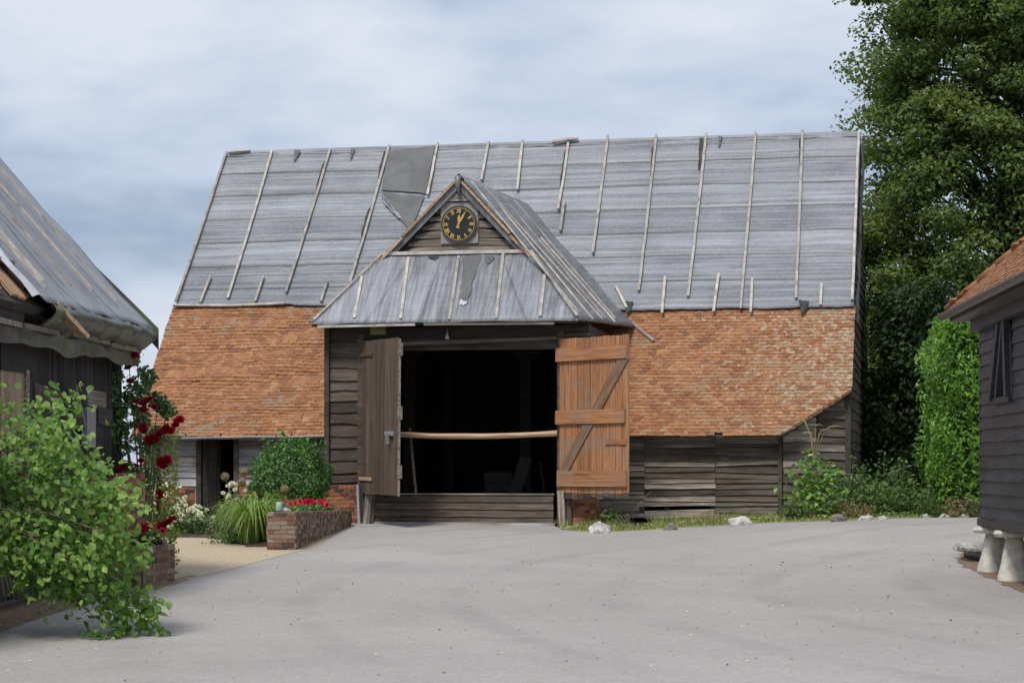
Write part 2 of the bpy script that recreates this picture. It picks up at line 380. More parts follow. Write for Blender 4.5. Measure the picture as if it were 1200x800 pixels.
# tiles ----------------------------------------------------------------
def tile_mesh(m, w=.166, ln=.24, th=.022):
    V = []; F = []; cam_ = random.uniform(.001, .006); sk = random.uniform(-.004, .004)
    for i in range(4):
        x = -w/2+w*i/3; c = cam_*(1-(2*i/3-1)**2)
        rg = random.uniform(-.004, .004)
        V += [(x, rg+sk*(i-1.5), c), (x, ln, c), (x, ln, c-th), (x, rg+sk*(i-1.5), c-th)]
    for i in range(3):
        a = i*4
        for k in range(4): F.append((a+k, a+4+k, a+4+(k+1) % 4, a+(k+1) % 4))
    F += [(0, 1, 2, 3), (15, 14, 13, 12)]
    return mk(V, [f for f in F], m)
def tile_roof(parent, M, L, S, m, wav, n_single, inside=None, gauge=.093, jit=1., w=.166, cut=None):
    """tile courses on the plane of M (x along the eave, y up the slope, z out); nearest courses as single tiles"""
    pool = [tile_mesh(m, w) for _ in range(6)]; mb = MB(); cnt = 0
    nr = int(S/gauge)
    for r in range(nr):
        x = (w/2 if r % 2 else 0)+random.uniform(-.01, .01)
        while x < L+w*.3:
            y = r*gauge+wav*noise.noise(Vector((x*.55, r*.13, 3)))+random.gauss(0, .005*jit)
            lift = .012+wav*.35*noise.noise(Vector((x*.9, r*.25, 9)))
            T = M @ Matrix.Translation((x, y, lift+.012)) @ Matrix.Rotation(-.11+random.gauss(0, .016*jit), 4, 'X') @ Matrix.Rotation(random.gauss(0, .012*jit), 4, 'Y') @ Matrix.Rotation(random.gauss(0, .016*jit), 4, 'Z')
            ins = 1 if inside is None else inside(x, y)
            if ins and random.random() > .003:
                me = random.choice(pool)
                if cnt < n_single and ins != 2: link('roof_tile', me, parent, T); cnt += 1
                else: mb.add([T @ v.co for v in me.vertices], [tuple(p.vertices) for p in me.polygons])
            x += w+.004
    if mb.V:
        o = tag(mb.build('roof_tiles', m, parent), kind='stuff')
        if cut:
            bm = bmesh.new(); bm.from_mesh(o.data); bmesh.ops.bisect_plane(bm, geom=bm.verts[:]+bm.edges[:]+bm.faces[:], plane_co=cut[0], plane_no=cut[1], clear_outer=True)
            bm.to_mesh(o.data); bm.free()
# leaves ---------------------------------------------------------------
def leaf_arrays(C, N, size, asp=.6, sjit=.35, fold=.18, axis=None, fine=False):
    n = len(C); N = N/np.maximum(1e-6, np.linalg.norm(N, axis=1, keepdims=True))
    A = rng.normal(size=(n, 3)) if axis is None else axis+rng.normal(size=(n, 3))*.35
    A -= (A*N).sum(1, keepdims=True)*N; A /= np.maximum(1e-6, np.linalg.norm(A, axis=1, keepdims=True))
    B = np.cross(N, A); s = size*(1+rng.uniform(-sjit, sjit, n))[:, None]
    if fine:
        cv = rng.uniform(-.05, .28, n)[:, None]; fo_ = rng.uniform(.02, .4, n)[:, None]
        P = []
        for x, w in ((-.5, 0.), (-.42, .30), (-.12, .5), (.2, .36), (.5, 0.), (.2, -.36), (-.12, -.5), (-.42, -.30)):
            P.append(C+A*s*x+B*s*asp*w+N*s*(fo_*abs(w)*asp-cv*(x+.5)**2))
        P += [C-A*s*.12-N*s*cv*.144, C+A*s*.2-N*s*cv*.49]
        V = np.stack(P, 1).reshape(-1, 3); i = np.arange(n)*10
        T = [(0, 8, 1), (1, 8, 2), (2, 8, 9), (2, 9, 3), (3, 9, 4), (4, 9, 5), (5, 9, 6), (6, 9, 8), (6, 8, 7), (7, 8, 0)]
        return V, np.concatenate([np.stack([i+a, i+b, i+c], 1) for a, b, c in T])
    b0 = C-A*s*.5; tip = C+A*s*.5-N*s*.10; mid = C-A*s*.08
    l = mid+B*s*asp*.5+N*s*fold*.5; r = mid-B*s*asp*.5+N*s*fold*.5
    V = np.stack([b0, l, tip, r], 1).reshape(-1, 3); i = np.arange(n)*4
    F = np.concatenate([np.stack([i, i+2, i+1], 1), np.stack([i, i+3, i+2], 1)])
    return V, F
def foliage(name, C, N, size, m, parent, asp=.6, kind='stuff', axis=None, sjit=.35, fine=False):
    V, F = leaf_arrays(np.asarray(C, float), np.asarray(N, float), size, asp, sjit, axis=axis, fine=fine)
    o = link(name, mk(V, F, m), parent)
    if kind: o['kind'] = kind
    return o
def rand_dirs(n):
    d = rng.normal(size=(n, 3)); return d/np.linalg.norm(d, axis=1, keepdims=True)
def clumps(centers, radii, per, flat=.7, shell=.55):
    Cs = []; Ns = []
    for c, r in zip(centers, radii):
        d = rand_dirs(per); rr = r*(shell+(1-shell)*rng.random(per)**.6)
        p = d*rr[:, None]*np.array([1, 1, flat]); Cs.append(p+np.asarray(c))
        nn = d*.6+rng.normal(size=(per, 3))*.5+np.array([0, -.1, .55]); Ns.append(nn)
    return np.concatenate(Cs), np.concatenate(Ns)
def single_leaf(m, s, asp=.75):
    # a broad leaf with a midrib fold, notched base and pointed tip
    out = [(0, 0), (.18, .30), (.45, .48), (.70, .34), (1.0, 0)]
    V = []; F = []
    for x, w in out:
        V += [(x*s, w*asp*s, .10*w*s-.12*x*x*s), (x*s, 0, -.12*x*x*s), (x*s, -w*asp*s, .10*w*s-.12*x*x*s)]
    for i in range(4):
        a = i*3; F += [(a, a+3, a+4, a+1), (a+1, a+4, a+5, a+2)]
    return mk(V, [f[::-1] for f in F], m)
def sm(x, a, b):
    x = np.clip((x-a)/(b-a), 0, 1); return x*x*(3-2*x)
def gz(x, y):
    """height of the yard: rises gently to the barn, a low bank to the right of the porch"""
    yy = np.clip(y, 6, 46); return .026*yy+.24*sm(x, 1.5, 8)*sm(y, 31, 39)*(1-sm(y, 60, 90)*.0)
def G(x, y, dz=0): return Vector((x, y, float(gz(x, y))+dz))
def rock(name, x, y, sx, sy, sz, m, label, seed, group=None):
    bm = bmesh.new(); bmesh.ops.create_icosphere(bm, subdivisions=3, radius=1)
    for v in bm.verts:
        p = v.co.copy(); d = 1+.35*noise.noise(p*1.2+Vector((seed, 0, 0)))+.16*noise.noise(p*3.1+Vector((0, seed, 0)))
        q = p*d; v.co = Vector((q.x*sx, q.y*sy, max(-.25, q.z)*sz))
    me = bpy.data.meshes.new(name); bm.to_mesh(me); bm.free(); me.materials.append(m)
    o = link(name, me); o.location = G(x, y, sz*.2); return tag(o, label, 'rock', group)

# ================================================================ the setting
def sheet(name, xs, y0f, y1f, ny, m, dz, kind='structure', nz_=0., edge=False):
    V = []; F = []; nx = len(xs)-1
    for x in xs:
        a, b = y0f(x), y1f(x)
        for j in range(ny+1):
            y = a+(b-a)*j/ny; V.append((x, y, float(gz(x, y))+(dz if j or not edge else -.02)+nz_*noise.noise(Vector((x*1.5, y*1.5, 0)))))
    for i in range(nx):
        for j in range(ny):
            k = i*(ny+1)+j; F.append((k, k+ny+1, k+ny+2, k+1))
    o = link(name, mk(V, F, m, True)); return tag(o, kind=kind)
gx = sorted(set([-900, -400, -150, -60]+list(np.arange(-30, 31, 1.).tolist())+[60, 150, 400, 900]))
gy = [-200, -50, 0]+list(np.arange(4, 64, 1.).tolist())+[90, 150, 300, 700, 2000]
V = [(x, y, float(gz(x, y))-.02) for x in gx for y in gy]; n_ = len(gy)
tag(link('ground', mk(V, [(i*n_+j, (i+1)*n_+j, (i+1)*n_+j+1, i*n_+j+1) for i in range(len(gx)-1) for j in range(n_-1)], M_ground, True)), kind='structure')
def interp(pts):
    px = [p[0] for p in pts]; py = [p[1] for p in pts]
    return lambda x: float(np.interp(x, px, py))
_vf = interp([(-14, 43), (-3.3, 42.9), (.85, 42.0), (.95, 40.6), (1.4, 39.9), (2.0, 39.85), (3.3, 40.5), (5, 40.5), (6.5, 40.0), (9, 40.6), (13, 41.5), (30, 43)])
verge_y = lambda x: _vf(x)+(.10*noise.noise(Vector((x*2.3, 0, 0)))+.05*noise.noise(Vector((x*7, 1, 0))) if x > .95 else 0)
xs = np.unique(np.concatenate([np.arange(-14, 30, .5), np.arange(.5, 12, .1)])).tolist()
sheet('road', xs, lambda x: 3., verge_y, 60, M_road, 0.0)
# grass bank between road and barn
xv = np.arange(.95, 30, .15).tolist()
sheet('grass_verge', xv, lambda x: verge_y(x)-.06, lambda x: 46., 24, M_grass, .006, nz_=.01)
# gravel path into the garden
gl = interp([(-8, 38.3), (-5.6, 38.4), (-5.2, 36), (-4.6, 28.3), (-4.2, 29.5), (-3.2, 34.4)])
sheet('gravel_path', np.arange(-8, -3.3, .12).tolist(), lambda x: interp([(-8, 27.5), (-4.55, 27.9), (-4.1, 30.2), (-3.45, 34.6)])(x)+.15*noise.noise(Vector((x*3, 5, 0))), lambda x: 40.0, 24, M_gravel, .004, nz_=.003)
sheet('garden_bed', np.arange(-9, -3.62, .15).tolist(), lambda x: interp([(-9, 37.6), (-5.6, 37.6), (-4.9, 36.6), (-4.5, 35.0), (-3.7, 34.9)])(x)+.1*noise.noise(Vector((x*3, 8, 0))), lambda x: 46., 16, M_soil, .05, nz_=.05, edge=True)
# leaf litter along the foot of the left barn and under the granary
sheet('litter_strip', np.arange(-7., -4.25, .09).tolist(), lambda x: 20., lambda x: 27.0+(x+4.9)*1.2 if x > -5.2 else 27.5, 40, M_litter, .004) if False else None
V = []; F = []
for i, y in enumerate(np.arange(20, 29.2, .15)):
    xl = -7.4+.0818*y-.6; xr = -7.32+.0818*y+.22+.10*noise.noise(Vector((y*2, 0, 0)))+(.35*sm(y, 25.5, 27) if y > 25 else 0)
    V += [(xl, y, float(gz(xl, y))+.004), (xr, y, float(gz(xr, y))+.004)]
    if i: F.append((2*i-2, 2*i-1, 2*i+1, 2*i))
tag(link('dirt_edge', mk(V, F, M_litter, True)), kind='structure')
V = []; F = []
for i, y in enumerate(np.arange(22, 34.0, .15)):
    xl = interp([(22, 6.35), (26.8, 6.47), (30, 6.62), (31.6, 6.75), (33, 7.1), (34, 7.6)])(y)+.10*noise.noise(Vector((y*2.2, 3, 0))); xr = 12.
    V += [(xl, y, float(gz(xl, y))+.005), (xr, y, float(gz(xr, y))+.005)]
    if i: F.append((2*i-2, 2*i-1, 2*i+1, 2*i))
tag(link('dirt_under_granary', mk(V, F, M_litter, True)), kind='structure')

# ================================================================ the great barn
TH = math.atan(.207)
barn = thing('timber_barn', 'large old timber barn with grey felted roof, clay tile aisles and open doors', 'barn', (0, 42.1, 1.09), -TH)
BM = Matrix.Translation((0, 42.1, 1.09)) @ Matrix.Rotation(-TH, 4, 'Z')
SL, SR = -8.36, 6.70
def zf(t): return 1.87+(t-.70)*1.1867 if t < 2.95 else 4.54+(t-2.95)*1.177
TR, ZR = 6.45, 8.66
# solid roof deck, front and back
def prof_slab(name, pts, s0, s1, th, m, parent):
    mb = MB(); P = [(s0, t, z) for t, z in pts]+[(s1, t, z) for t, z in pts]; n = len(pts)
    Q = [(s, t, z-th) for s, t, z in P]; F = []
    for i in range(n-1):
        F += [(i, i+n, i+n+1, i+1), (2*n+i, 2*n+i+1, 3*n+i+1, 3*n+i), (i, i+1, 2*n+i+1, 2*n+i), (n+i, 3*n+i, 3*n+i+1, n+i+1)]
    F += [(0, 2*n, 3*n, n), (n-1, 2*n-1, 4*n-1, 3*n-1)]
    return mb.add(P+Q, F).build(name, m, parent)
prof_slab('roof_deck', [(2.95, 4.51), (TR, ZR-.03)], SL+.06, SR-.06, .09, M_inner, barn)
prof_slab('roof_deck', [(.78, zf(.78)-.03), (2.95, 4.51)], SL+.06, -3.82, .09, M_inner, barn)
prof_slab('roof_deck', [(1.55, zf(1.55)-.03), (2.95, 4.51)], 1.58, SR-.06, .09, M_inner, barn)
prof_slab('roof_deck', [(.78, zf(.78)-.03), (1.55, zf(1.55)-.03)], 1.58, 5.30, .09, M_inner, barn)
MB().add([(5.30, .78, zf(.78)-.03), (6.62, 1.55, zf(1.55)-.03), (5.30, 1.55, zf(1.55)-.03), (5.30, .78, zf(.78)-.12), (6.62, 1.55, zf(1.55)-.12), (5.30, 1.55, zf(1.55)-.12)],
         [(0, 1, 2), (5, 4, 3), (0, 3, 4, 1)]).build('roof_deck', M_inner, barn)
prof_slab('back_roof', [(TR, ZR), (9.95, 4.54), (12.2, 1.87)], SL, SR, .10, M_inner, barn)
MB().tube([(SL, TR, ZR+.02), (SR, TR, ZR+.02)], .07, 8).build('ridge_roll', M_felt, barn)
# felt courses -----------------------------------------------------------
ph = Vector((3.1, 0, 0))
def felt_bottom(s):
    b = 3.13 if s < -5.6 else (3.10 if s < 0 else 2.84)
    if s > 1: b = 2.90-.05*(s-1)/5.7*0
    return b+.035*noise.noise(Vector((s*1.1, 2, 0)))+(.03*noise.noise(Vector((s*4, 3, 0))) if s > 0 else 0)
NCO = 7
def course_t(k, s):        # lower edge of felt course k
    if k == 0: return felt_bottom(s)
    if k == NCO: return TR
    base = 2.95+(TR-2.95)*k/NCO
    return base+.05*noise.noise(Vector((s*.25, k*3.7, 0)))+.005*noise.noise(Vector((s*2.2, k*1.7, 5)))
nrm = Vector((0, -1.177, 1)).normalized()
bat_s = [-8.38, -7.16, -5.78, -4.34, -3.1, -1.88, -1.05, .03, .96, 2.09, 3.2, 4.34, 5.45, 6.67]
def felt_pt(s, t, lift):
    z = zf(max(t, 2.95))+(t-2.95 if t < 2.95 else 0)*1.1867
    d = min(abs(s-b) for b in bat_s)
    pil = .018*sm(d, 0, .5)*(noise.noise(Vector((s*.8, t*1.1, 4)))+.35)
    w = .010*noise.noise(Vector((s*1.6, t*2.6, 0)))+.005*noise.noise(Vector((s*6, t*7, 2)))
    sag = -.05*math.sin(math.pi*(t-2.9)/3.6) if 2.9 < t < 6.5 else 0
    return Vector((s, t, z))+nrm*(lift+pil+w+sag)
for k in range(NCO):
    mb = MB()
    def fn(u, v):
        s = SL+(SR-SL)*u; a = course_t(k, s); b = course_t(k+1, s)+(.14 if k < NCO-1 else 0)
        t = a+(b-a)*v; return felt_pt(s, min(t, TR+.01), .055+.006*(1-v))
    mb.grid(fn, 150, 8); o = mb.build('roofing_felt', M_felt, barn, True)
    sd_ = o.modifiers.new('thickness', 'SOLIDIFY'); sd_.thickness = .006; sd_.offset = -1
# felt wrapped over the ridge and folded over the right verge
MB().grid(lambda u, v: Vector((SL+.02+(SR-SL-.04)*u, TR-.13+.26*v, ZR+.075-abs(v-.5)*.26+.02*noise.noise(Vector((u*40, v, 1))))), 110, 4).build('ridge_felt', M_felt, barn, True)
def vfold(u, v):
    t = 2.8+(TR-2.8)*u; p = felt_pt(SR, t, .07)
    return p+Vector((.05+.04*v+.05*noise.noise(Vector((t*2.2, v*2, 8))), .0, -.34*v+.07*v*noise.noise(Vector((t*3, 0, 5)))))
MB().grid(vfold, 40, 4).build('verge_felt', M_felts, barn, True)
def batten(s0, t0, s1, t1, lift=.105, w=.055, parent=barn, m=M_batten, name='roof_batten'):
    a = felt_pt(s0, t0, 0); b = felt_pt(s1, t1, 0)
    d = Vector((0, 1, 1.177)).normalized()
    base = lambda s, t: Vector((s, t, zf(t) if t >= 2.95 else 4.54+(t-2.95)*1.1867))+nrm*lift
    A, Bp = base(s0, t0), base(s1, t1); L = (Bp-A).length
    x = (Bp-A).normalized(); z = nrm; y = z.cross(x).normalized()
    M = Matrix((x, y, z)).transposed().to_4x4(); M.translation = A
    n = max(2, int(L/.4)); V = []; F = []; p0 = random.uniform(0, 99)
    for i in range(n+1):
        q = .012*noise.noise(Vector((i*.6, p0, 0))); q2 = -.045*math.sin(math.pi*i/n)*(L > 2)
        V += [(L*i/n, sy*w/2+q, sz*.02+q2) for sy, sz in ((-1,-1),(1,-1),(1,1),(-1,1))]
    for i in range(n):
        a_ = i*4; F += [(a_+k, a_+(k+1) % 4, a_+4+(k+1) % 4, a_+4+k) for k in range(4)]
    F += [(3,2,1,0), (n*4, n*4+1, n*4+2, n*4+3)]
    return link(name, mk(V, F, m), parent, M)
for b in [(-8.32,6.42,-8.36,3.19),(-7.17,6.45,-7.15,3.24),(-5.72,6.44,-5.83,3.34),(-4.29,6.48,-4.39,3.51),(-3.11,6.5,-3.07,5.34),(-1.89,6.49,-1.87,5.63),(-1.08,6.5,-.98,5.4),(.02,6.47,.05,4.95),(.16,5.13,.18,4.5),(.93,6.54,.99,4.02),(2.06,6.52,2.12,3.25),(3.21,6.52,3.2,3.12),(4.34,6.51,4.34,2.87),(5.4,6.51,5.49,3.05),(6.66,6.45,6.66,3.0),(-7.72,3.7,-7.77,3.16),(-6.46,3.68,-6.48,3.16),(-4.92,3.55,-4.95,3.14),(1.6,3.35,1.91,2.92),(2.66,3.51,2.68,2.8),(3.81,3.55,3.78,2.82),(4.54,3.45,4.56,2.79),(6.01,3.33,6.01,2.92)]:
    batten(*b)
batten(-8.40, 3.12, -5.78, 3.12, .095, .05)
batten(-8.25, 6.42, -7.72, 6.45, .13, .05); batten(-.35, 6.40, .25, 6.47, .15, .07)
def roof_patch(name, pts, m, lift):
    P = [felt_pt(s, t, lift) for s, t in pts]; c = sum(P, Vector())/len(P); n = len(P)
    mb = MB(); V = []; F = []
    for i in range(n):
        a, b_ = pts[i], pts[(i+1) % n]
        for k in range(6):
            s = a[0]+(b_[0]-a[0])*k/6; t = a[1]+(b_[1]-a[1])*k/6
            jit_ = .012; V.append(felt_pt(s+random.uniform(-jit_, jit_), t+random.uniform(-jit_, jit_), lift))
    q = len(V); cs = sum(p[0] for p in pts)/n; ct = sum(p[1] for p in pts)/n
    V2 = [felt_pt(cs+(p.x-cs)*.5, ct+(p.y-ct)*.5, lift) for p in V]; V = V+V2+[felt_pt(cs, ct, lift)]
    for i in range(q):
        j = (i+1) % q; F += [(i, j, q+j, q+i), (q+i, q+j, 2*q)]
    return link(name, mk(V, F, m, True), barn)
roof_patch('exposed_underlay', [(-4.27, 6.36), (-3.17, 6.45), (-3.14, 5.40), (-4.22, 5.50)], M_feltd, .10)
roof_patch('exposed_underlay', [(-4.20, 5.44), (-3.14, 5.34), (-3.30, 4.62), (-3.75, 4.98)], M_feltd, .10)
roof_patch('torn_flap', [(-4.22, 5.46), (-3.95, 5.22), (-3.55, 4.86), (-3.66, 4.88), (-4.10, 5.22)], M_felt, .125)
for pts in ([(3.07, 6.42), (3.15, 6.42), (3.15, 5.78), (3.11, 5.74)], [(-4.38, 6.35), (-4.33, 6.36), (-4.35, 5.7), (-4.40, 6.0)], [(-4.43, 5.05), (-4.37, 5.15), (-4.39, 4.15), (-4.44, 4.65)],
            [(2.00, 6.2), (2.03, 6.3), (2.05, 5.6), (2.02, 5.9)], [(5.34, 6.3), (5.37, 6.4), (5.40, 5.7), (5.37, 5.9)], [(-5.80, 6.1), (-5.77, 6.2), (-5.80, 5.5), (-5.83, 5.7)], [(-.04, 6.2), (-.01, 6.3), (.0, 5.4), (-.03, 5.7)]):
    roof_patch('torn_slit', pts, M_cface, .107)
for s_, t_, w_ in ((-6.6, 6.40, .16), (-5.2, 6.40, .09), (3.5, 6.42, .08), (5.55, 2.98, .22), (1.85, 3.02, .2)):
    roof_patch('torn_flap', [(s_, t_+.03), (s_+w_, t_+.02), (s_+w_*.7, t_-.16), (s_+w_*.3, t_-.22)], M_feltd if t_ > 5 else M_cface, .105)

# clay tile aisles ---------------------------------------------------------
phi = math.atan(1.1867); slope = (Vector((0, math.cos(phi), math.sin(phi))), Vector((0, -math.sin(phi), math.cos(phi))))
def slope_frame(s, t):
    M = Matrix((Vector((1, 0, 0)), slope[0], slope[1])).transposed().to_4x4(); M.translation = Vector((s, t, zf(t)-.028)); return M
tile_roof(barn, slope_frame(SL, .66), 4.50, 3.86, M_tileL, .075, 150, jit=1.5)
def inR(x, y):
    s = 1.2+x; t = .66+y*math.cos(phi); q = t-(.68+(s-5.33)*(.77/1.37)); return 0 if s > SR or q < -.32 else (2 if s > 4.9 and q < .3 else 1)
tile_roof(barn, slope_frame(1.2, .66), 5.5, 3.6, M_tileR, .02, 150, inside=inR, jit=.8, cut=(Vector((5.33, .66, 2)), Vector((.77, -1.37, 0)).normalized()))
# eave and chamfer trim
MB().bar((1.3, .74, 1.80), (5.33, .74, 1.80), .04, .05).build('eave_board', M_dark, barn)
MB().bar((5.36, .76, 1.78), (6.70, 1.49, zf(1.49)-.10), .035, .05).build('chamfer_board', M_dark, barn)
# right aisle wall -----------------------------------------------------------
def boards(parent, o, dx, L, z0, z1, h, m, splits=(), th=(.045, .010), skip=(), top=None, jit=.01, rag=.012, name='weatherboard', alt=None, altp=0., lap=.03):
    z = z0; r = 0
    while z < z1-.02:
        hh = min(h+random.uniform(-jit, jit), z1-z); cuts = [0]+sorted(splits)+[L]
        for a, b in zip(cuts, cuts[1:]):
            if (r, a) in skip: continue
            if top is not None:
                xs_ = np.linspace(a, b, 40); ok = [x for x in xs_ if top(x)-z > .02]
                if len(ok) < 2: continue
                a2, b2 = ok[0], ok[-1]; tp = lambda x: top(x+a2)-z
            else: a2, b2, tp = a, b, None
            mm = alt if alt and random.random() < altp else m
            me = board_mesh(b2-a2-.008, hh+lap, th[0]+random.uniform(-.004, .010), th[1], mm, rag, tp)
            F_ = frame(Vector(o)+Vector(dx).normalized()*(a2+.004)+Vector((0, 0, z)), dx)
            link(name, me, parent, F_ @ Matrix.Rotation(random.uniform(-1, 1)*.05/max(1., b2-a2), 4, 'Y'))
        z += hh; r += 1
MB().box(1.05, 5.28, 1.07, 1.12, .50, 1.98).build('light_stop_backing', M_inner, barn)  # added dark backing behind the boards, here and below, against light leaks
boards(barn, (1.05, 1.06, .12), (1, 0, 0), 4.25, 0, 1.72, .122, M_grey, splits=(1.5, 2.95), skip=((1, 1.5),), alt=M_dark, altp=.4, jit=.014, rag=.02)
boards(barn, (1.05, 1.035, .24), (1, 0, 0), 1.4, 0, .16, .15, M_grey)
MB().box(5.27, 5.35, .99, 1.09, .1, 1.86).build('corner_post', M_dark, barn)
for s_ in (1.62, 1.9, 2.95, 3.9): MB().box(s_, s_+.11, 1.08, 1.19, .05, 1.7).build('wall_stud', M_inner, barn)
cd_ = Vector((6.62-5.36, 1.62-1.03, 0)); CL = cd_.length
ctop = lambda x: (zf(1.0+.60*x/CL)-.17)-.2
boards(barn, (5.36, 1.03, .2), cd_, CL, 0, 2.4, .16, M_grey, top=ctop, alt=M_dark, altp=.6, jit=.03, rag=.03, splits=(.72,))
MB().add([(5.36, 1.06, .1), (6.60, 1.65, .1), (6.60, 1.65, zf(1.6)-.2), (5.36, 1.06, zf(1.02)-.2), (5.36, 1.10, .1), (6.60, 1.69, .1), (6.60, 1.69, zf(1.6)-.2), (5.36, 1.10, zf(1.02)-.2)],
         [(0,1,2,3), (7,6,5,4), (3,2,6,7), (0,4,5,1)]).build('light_stop_backing', M_inner, barn)
MB().box(6.57, 6.69, 1.56, 1.70, .0, zf(1.6)-.16).build('corner_post', M_dark, barn)
# right gable end (dark boards running back) and left gable end
def gtop(t0): return lambda x: min(zf(t0+x), zf(2*TR-t0-x) if t0+x > TR else 99)-.16-.0
boards(barn, (6.655, 1.72, 0), (0, 1, 0), 9.4, 0, 8.6, .21, M_dark, top=gtop(1.72), th=(.05, .02), jit=.03, rag=.04)
for s_, sg in ((SR-.12, 0), (SL+.12, 0)):
    P = [(s_, 1.1, 0), (s_, 1.1, zf(1.1)-.14), (s_, 2.95, 4.38), (s_, TR, ZR-.14), (s_, 9.95, 4.38), (s_, 11.8, zf(1.1)-.14), (s_, 11.8, 0)]
    if sg == 0 and s_ > 0: P[0] = (s_, 1.75, 0); P[1] = (s_, 1.75, zf(1.75)-.14)
    Q = [(p[0]+.04, p[1], p[2]) for p in P]; n = len(P)
    MB().add(P+Q, [tuple(range(n)), tuple(range(2*n-1, n-1, -1))]+[(i, i+n, (i+1) % n+n, (i+1) % n) for i in range(n)]).build('gable_wall', M_inner, barn)
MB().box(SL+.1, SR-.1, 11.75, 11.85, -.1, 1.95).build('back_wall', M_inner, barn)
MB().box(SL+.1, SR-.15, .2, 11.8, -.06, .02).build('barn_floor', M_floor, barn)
# left aisle wall with its doorway ----------------------------------------------
WL = 1.06
for a, b in ((-8.25, -7.08), (-6.16, -3.80)):
    MB().box(a, b, WL+.01, WL+.06, .2, 2.1).build('light_stop_backing', M_inner, barn)
boards(barn, (-8.25, WL, .78), (1, 0, 0), 1.17, 0, 1.12, .155, M_pale, th=(.035, .012), alt=M_grey, altp=.15)
boards(barn, (-6.16, WL, .78), (1, 0, 0), 2.32, 0, 1.12, .155, M_pale, th=(.035, .012), alt=M_grey, altp=.15)
brick_face(barn, frame((-8.25, WL-.01, .05), (1, 0, 0)), 1.16, .72, M_brick)
brick_face(barn, frame((-6.16, WL-.01, .05), (1, 0, 0)), 1.75, .72, M_brick)
for a in (-7.10, -6.26): MB().box(a, a+.11, WL-.05, WL+.08, .05, 1.93).build('door_post', M_dark, barn)
MB().box(-7.10, -6.15, WL-.06, WL+.08, 1.90, 2.0).build('door_head', M_dark, barn)
sdoor = link('side_door', None, barn, frame((-6.99, WL+.04, .12), (.26, .80, 0)))
for i in range(4):
    link('plank', board_mesh(1.75, .135, .022, .022, M_grey, .006), sdoor, Matrix.Translation((.155*i+.01, 0, 0)) @ Matrix.Rotation(-math.pi/2, 4, 'Y') @ Matrix.Translation((0, 0, -.14)))
MB().bar((-8.25, 1.75, 2.02), (-3.85, 1.75, 2.02), .1, .12).build('wall_plate', M_inner, barn)
# half-round gutter and downpipe
mb = MB(); mb.grid(lambda u, v: Vector((-8.25+(4.42)*u, .60+.055*math.cos(math.pi*(1+v)), 1.80+.035*u-.055*math.sin(math.pi*v)+.012*noise.noise(Vector((u*6, 0, 0))))), 24, 8)
g_ = mb.build('gutter', M_gutter, barn, True); k = g_.modifiers.new('t', 'SOLIDIFY'); k.thickness = .006
MB().tube([(-4.08, .62, 1.80), (-4.08, .64, 1.70), (-4.13, .80, 1.58), (-4.13, .97, 1.48), (-4.13, .99, .2)], .042, 10).build('downpipe', M_white, barn, True)
for i in range(6): MB().box(-8.0+i*.78, -7.97+i*.78, .57, .75, 1.86, 1.875).build('gutter_bracket', M_iron, barn)

# ---------------------------------------------------------------- the porch
PL, PRr = -3.86, 1.60
JL, JR = -3.14, .98
# side walls and floor
for a, b in ((PL, PL+.06), (PRr-.06, PRr)): MB().box(a, b, .08, 2.9, .0, 4.0).build('porch_side_wall', M_inner, barn)
# left front: brick plinth, boards, posts
brick_face(barn, frame((-3.96, .0, -.05), (1, 0, 0)), .74, .86, M_brick, backing=.18)
MB().box(-3.9, -3.16, .06, .10, .8, 4.1).build('light_stop_backing', M_inner, barn)
boards(barn, (-3.84, .055, .84), (1, 0, 0), .62, 0, 3.05, .235, M_dark, th=(.05, .015), jit=.04, rag=.03)
MB().box(-3.93, -3.83, -.06, .06, .78, 4.02).build('corner_post', M_dark, barn)
MB().box(-3.23, -3.10, -.02, .16, .0, 3.9).build('door_post', M_dark, barn)
MB().bar((-3.16, -.10, .0), (-3.20, -.09, .82), .07, .05).build('post_stub', M_gutter, barn)
# right front: brick pier, post and boards behind the leaf
brick_face(barn, frame((1.05, -.02, -.12), (1, 0, 0)), .66, .80, M_brick, backing=.35)
brick_face(barn, frame((1.71, -.02, -.12), (0, 1, 0)), .5, .80, M_brick, backing=.2)
MB().box(1.05, 1.58, .06, .10, .68, 4.1).build('light_stop_backing', M_inner, barn)
boards(barn, (1.05, .055, .70), (1, 0, 0), .55, 0, 3.2, .235, M_dark, th=(.05, .015))
MB().box(.93, 1.06, -.02, .16, .0, 3.9).build('door_post', M_dark, barn)
# lintel, tie beam, slack plank, rail
MB().box(-3.85, 1.6, .02, .20, 3.80, 4.02).build('lintel_beam', M_inner, barn)
MB().box(-3.85, 1.6, .10, .14, 3.55, 3.80).build('lintel_board', M_dark, barn)
bevel(MB().bar((-2.95, -.06, 3.66), (.93, -.06, 3.76), .03, .07).build('slack_plank', M_grey, barn), .006)
mb = MB(); mb.grid(lambda u, v: Vector((-2.62+3.56*u, -.07-.035*math.cos(2*math.pi*v), 1.85-.06*math.sin(math.pi*u)*.9+.055*math.sin(2*math.pi*v)+.012*noise.noise(Vector((u*5, v*2, 0))))), 20, 8)
mb.build('cross_rail', M_new, barn, True)
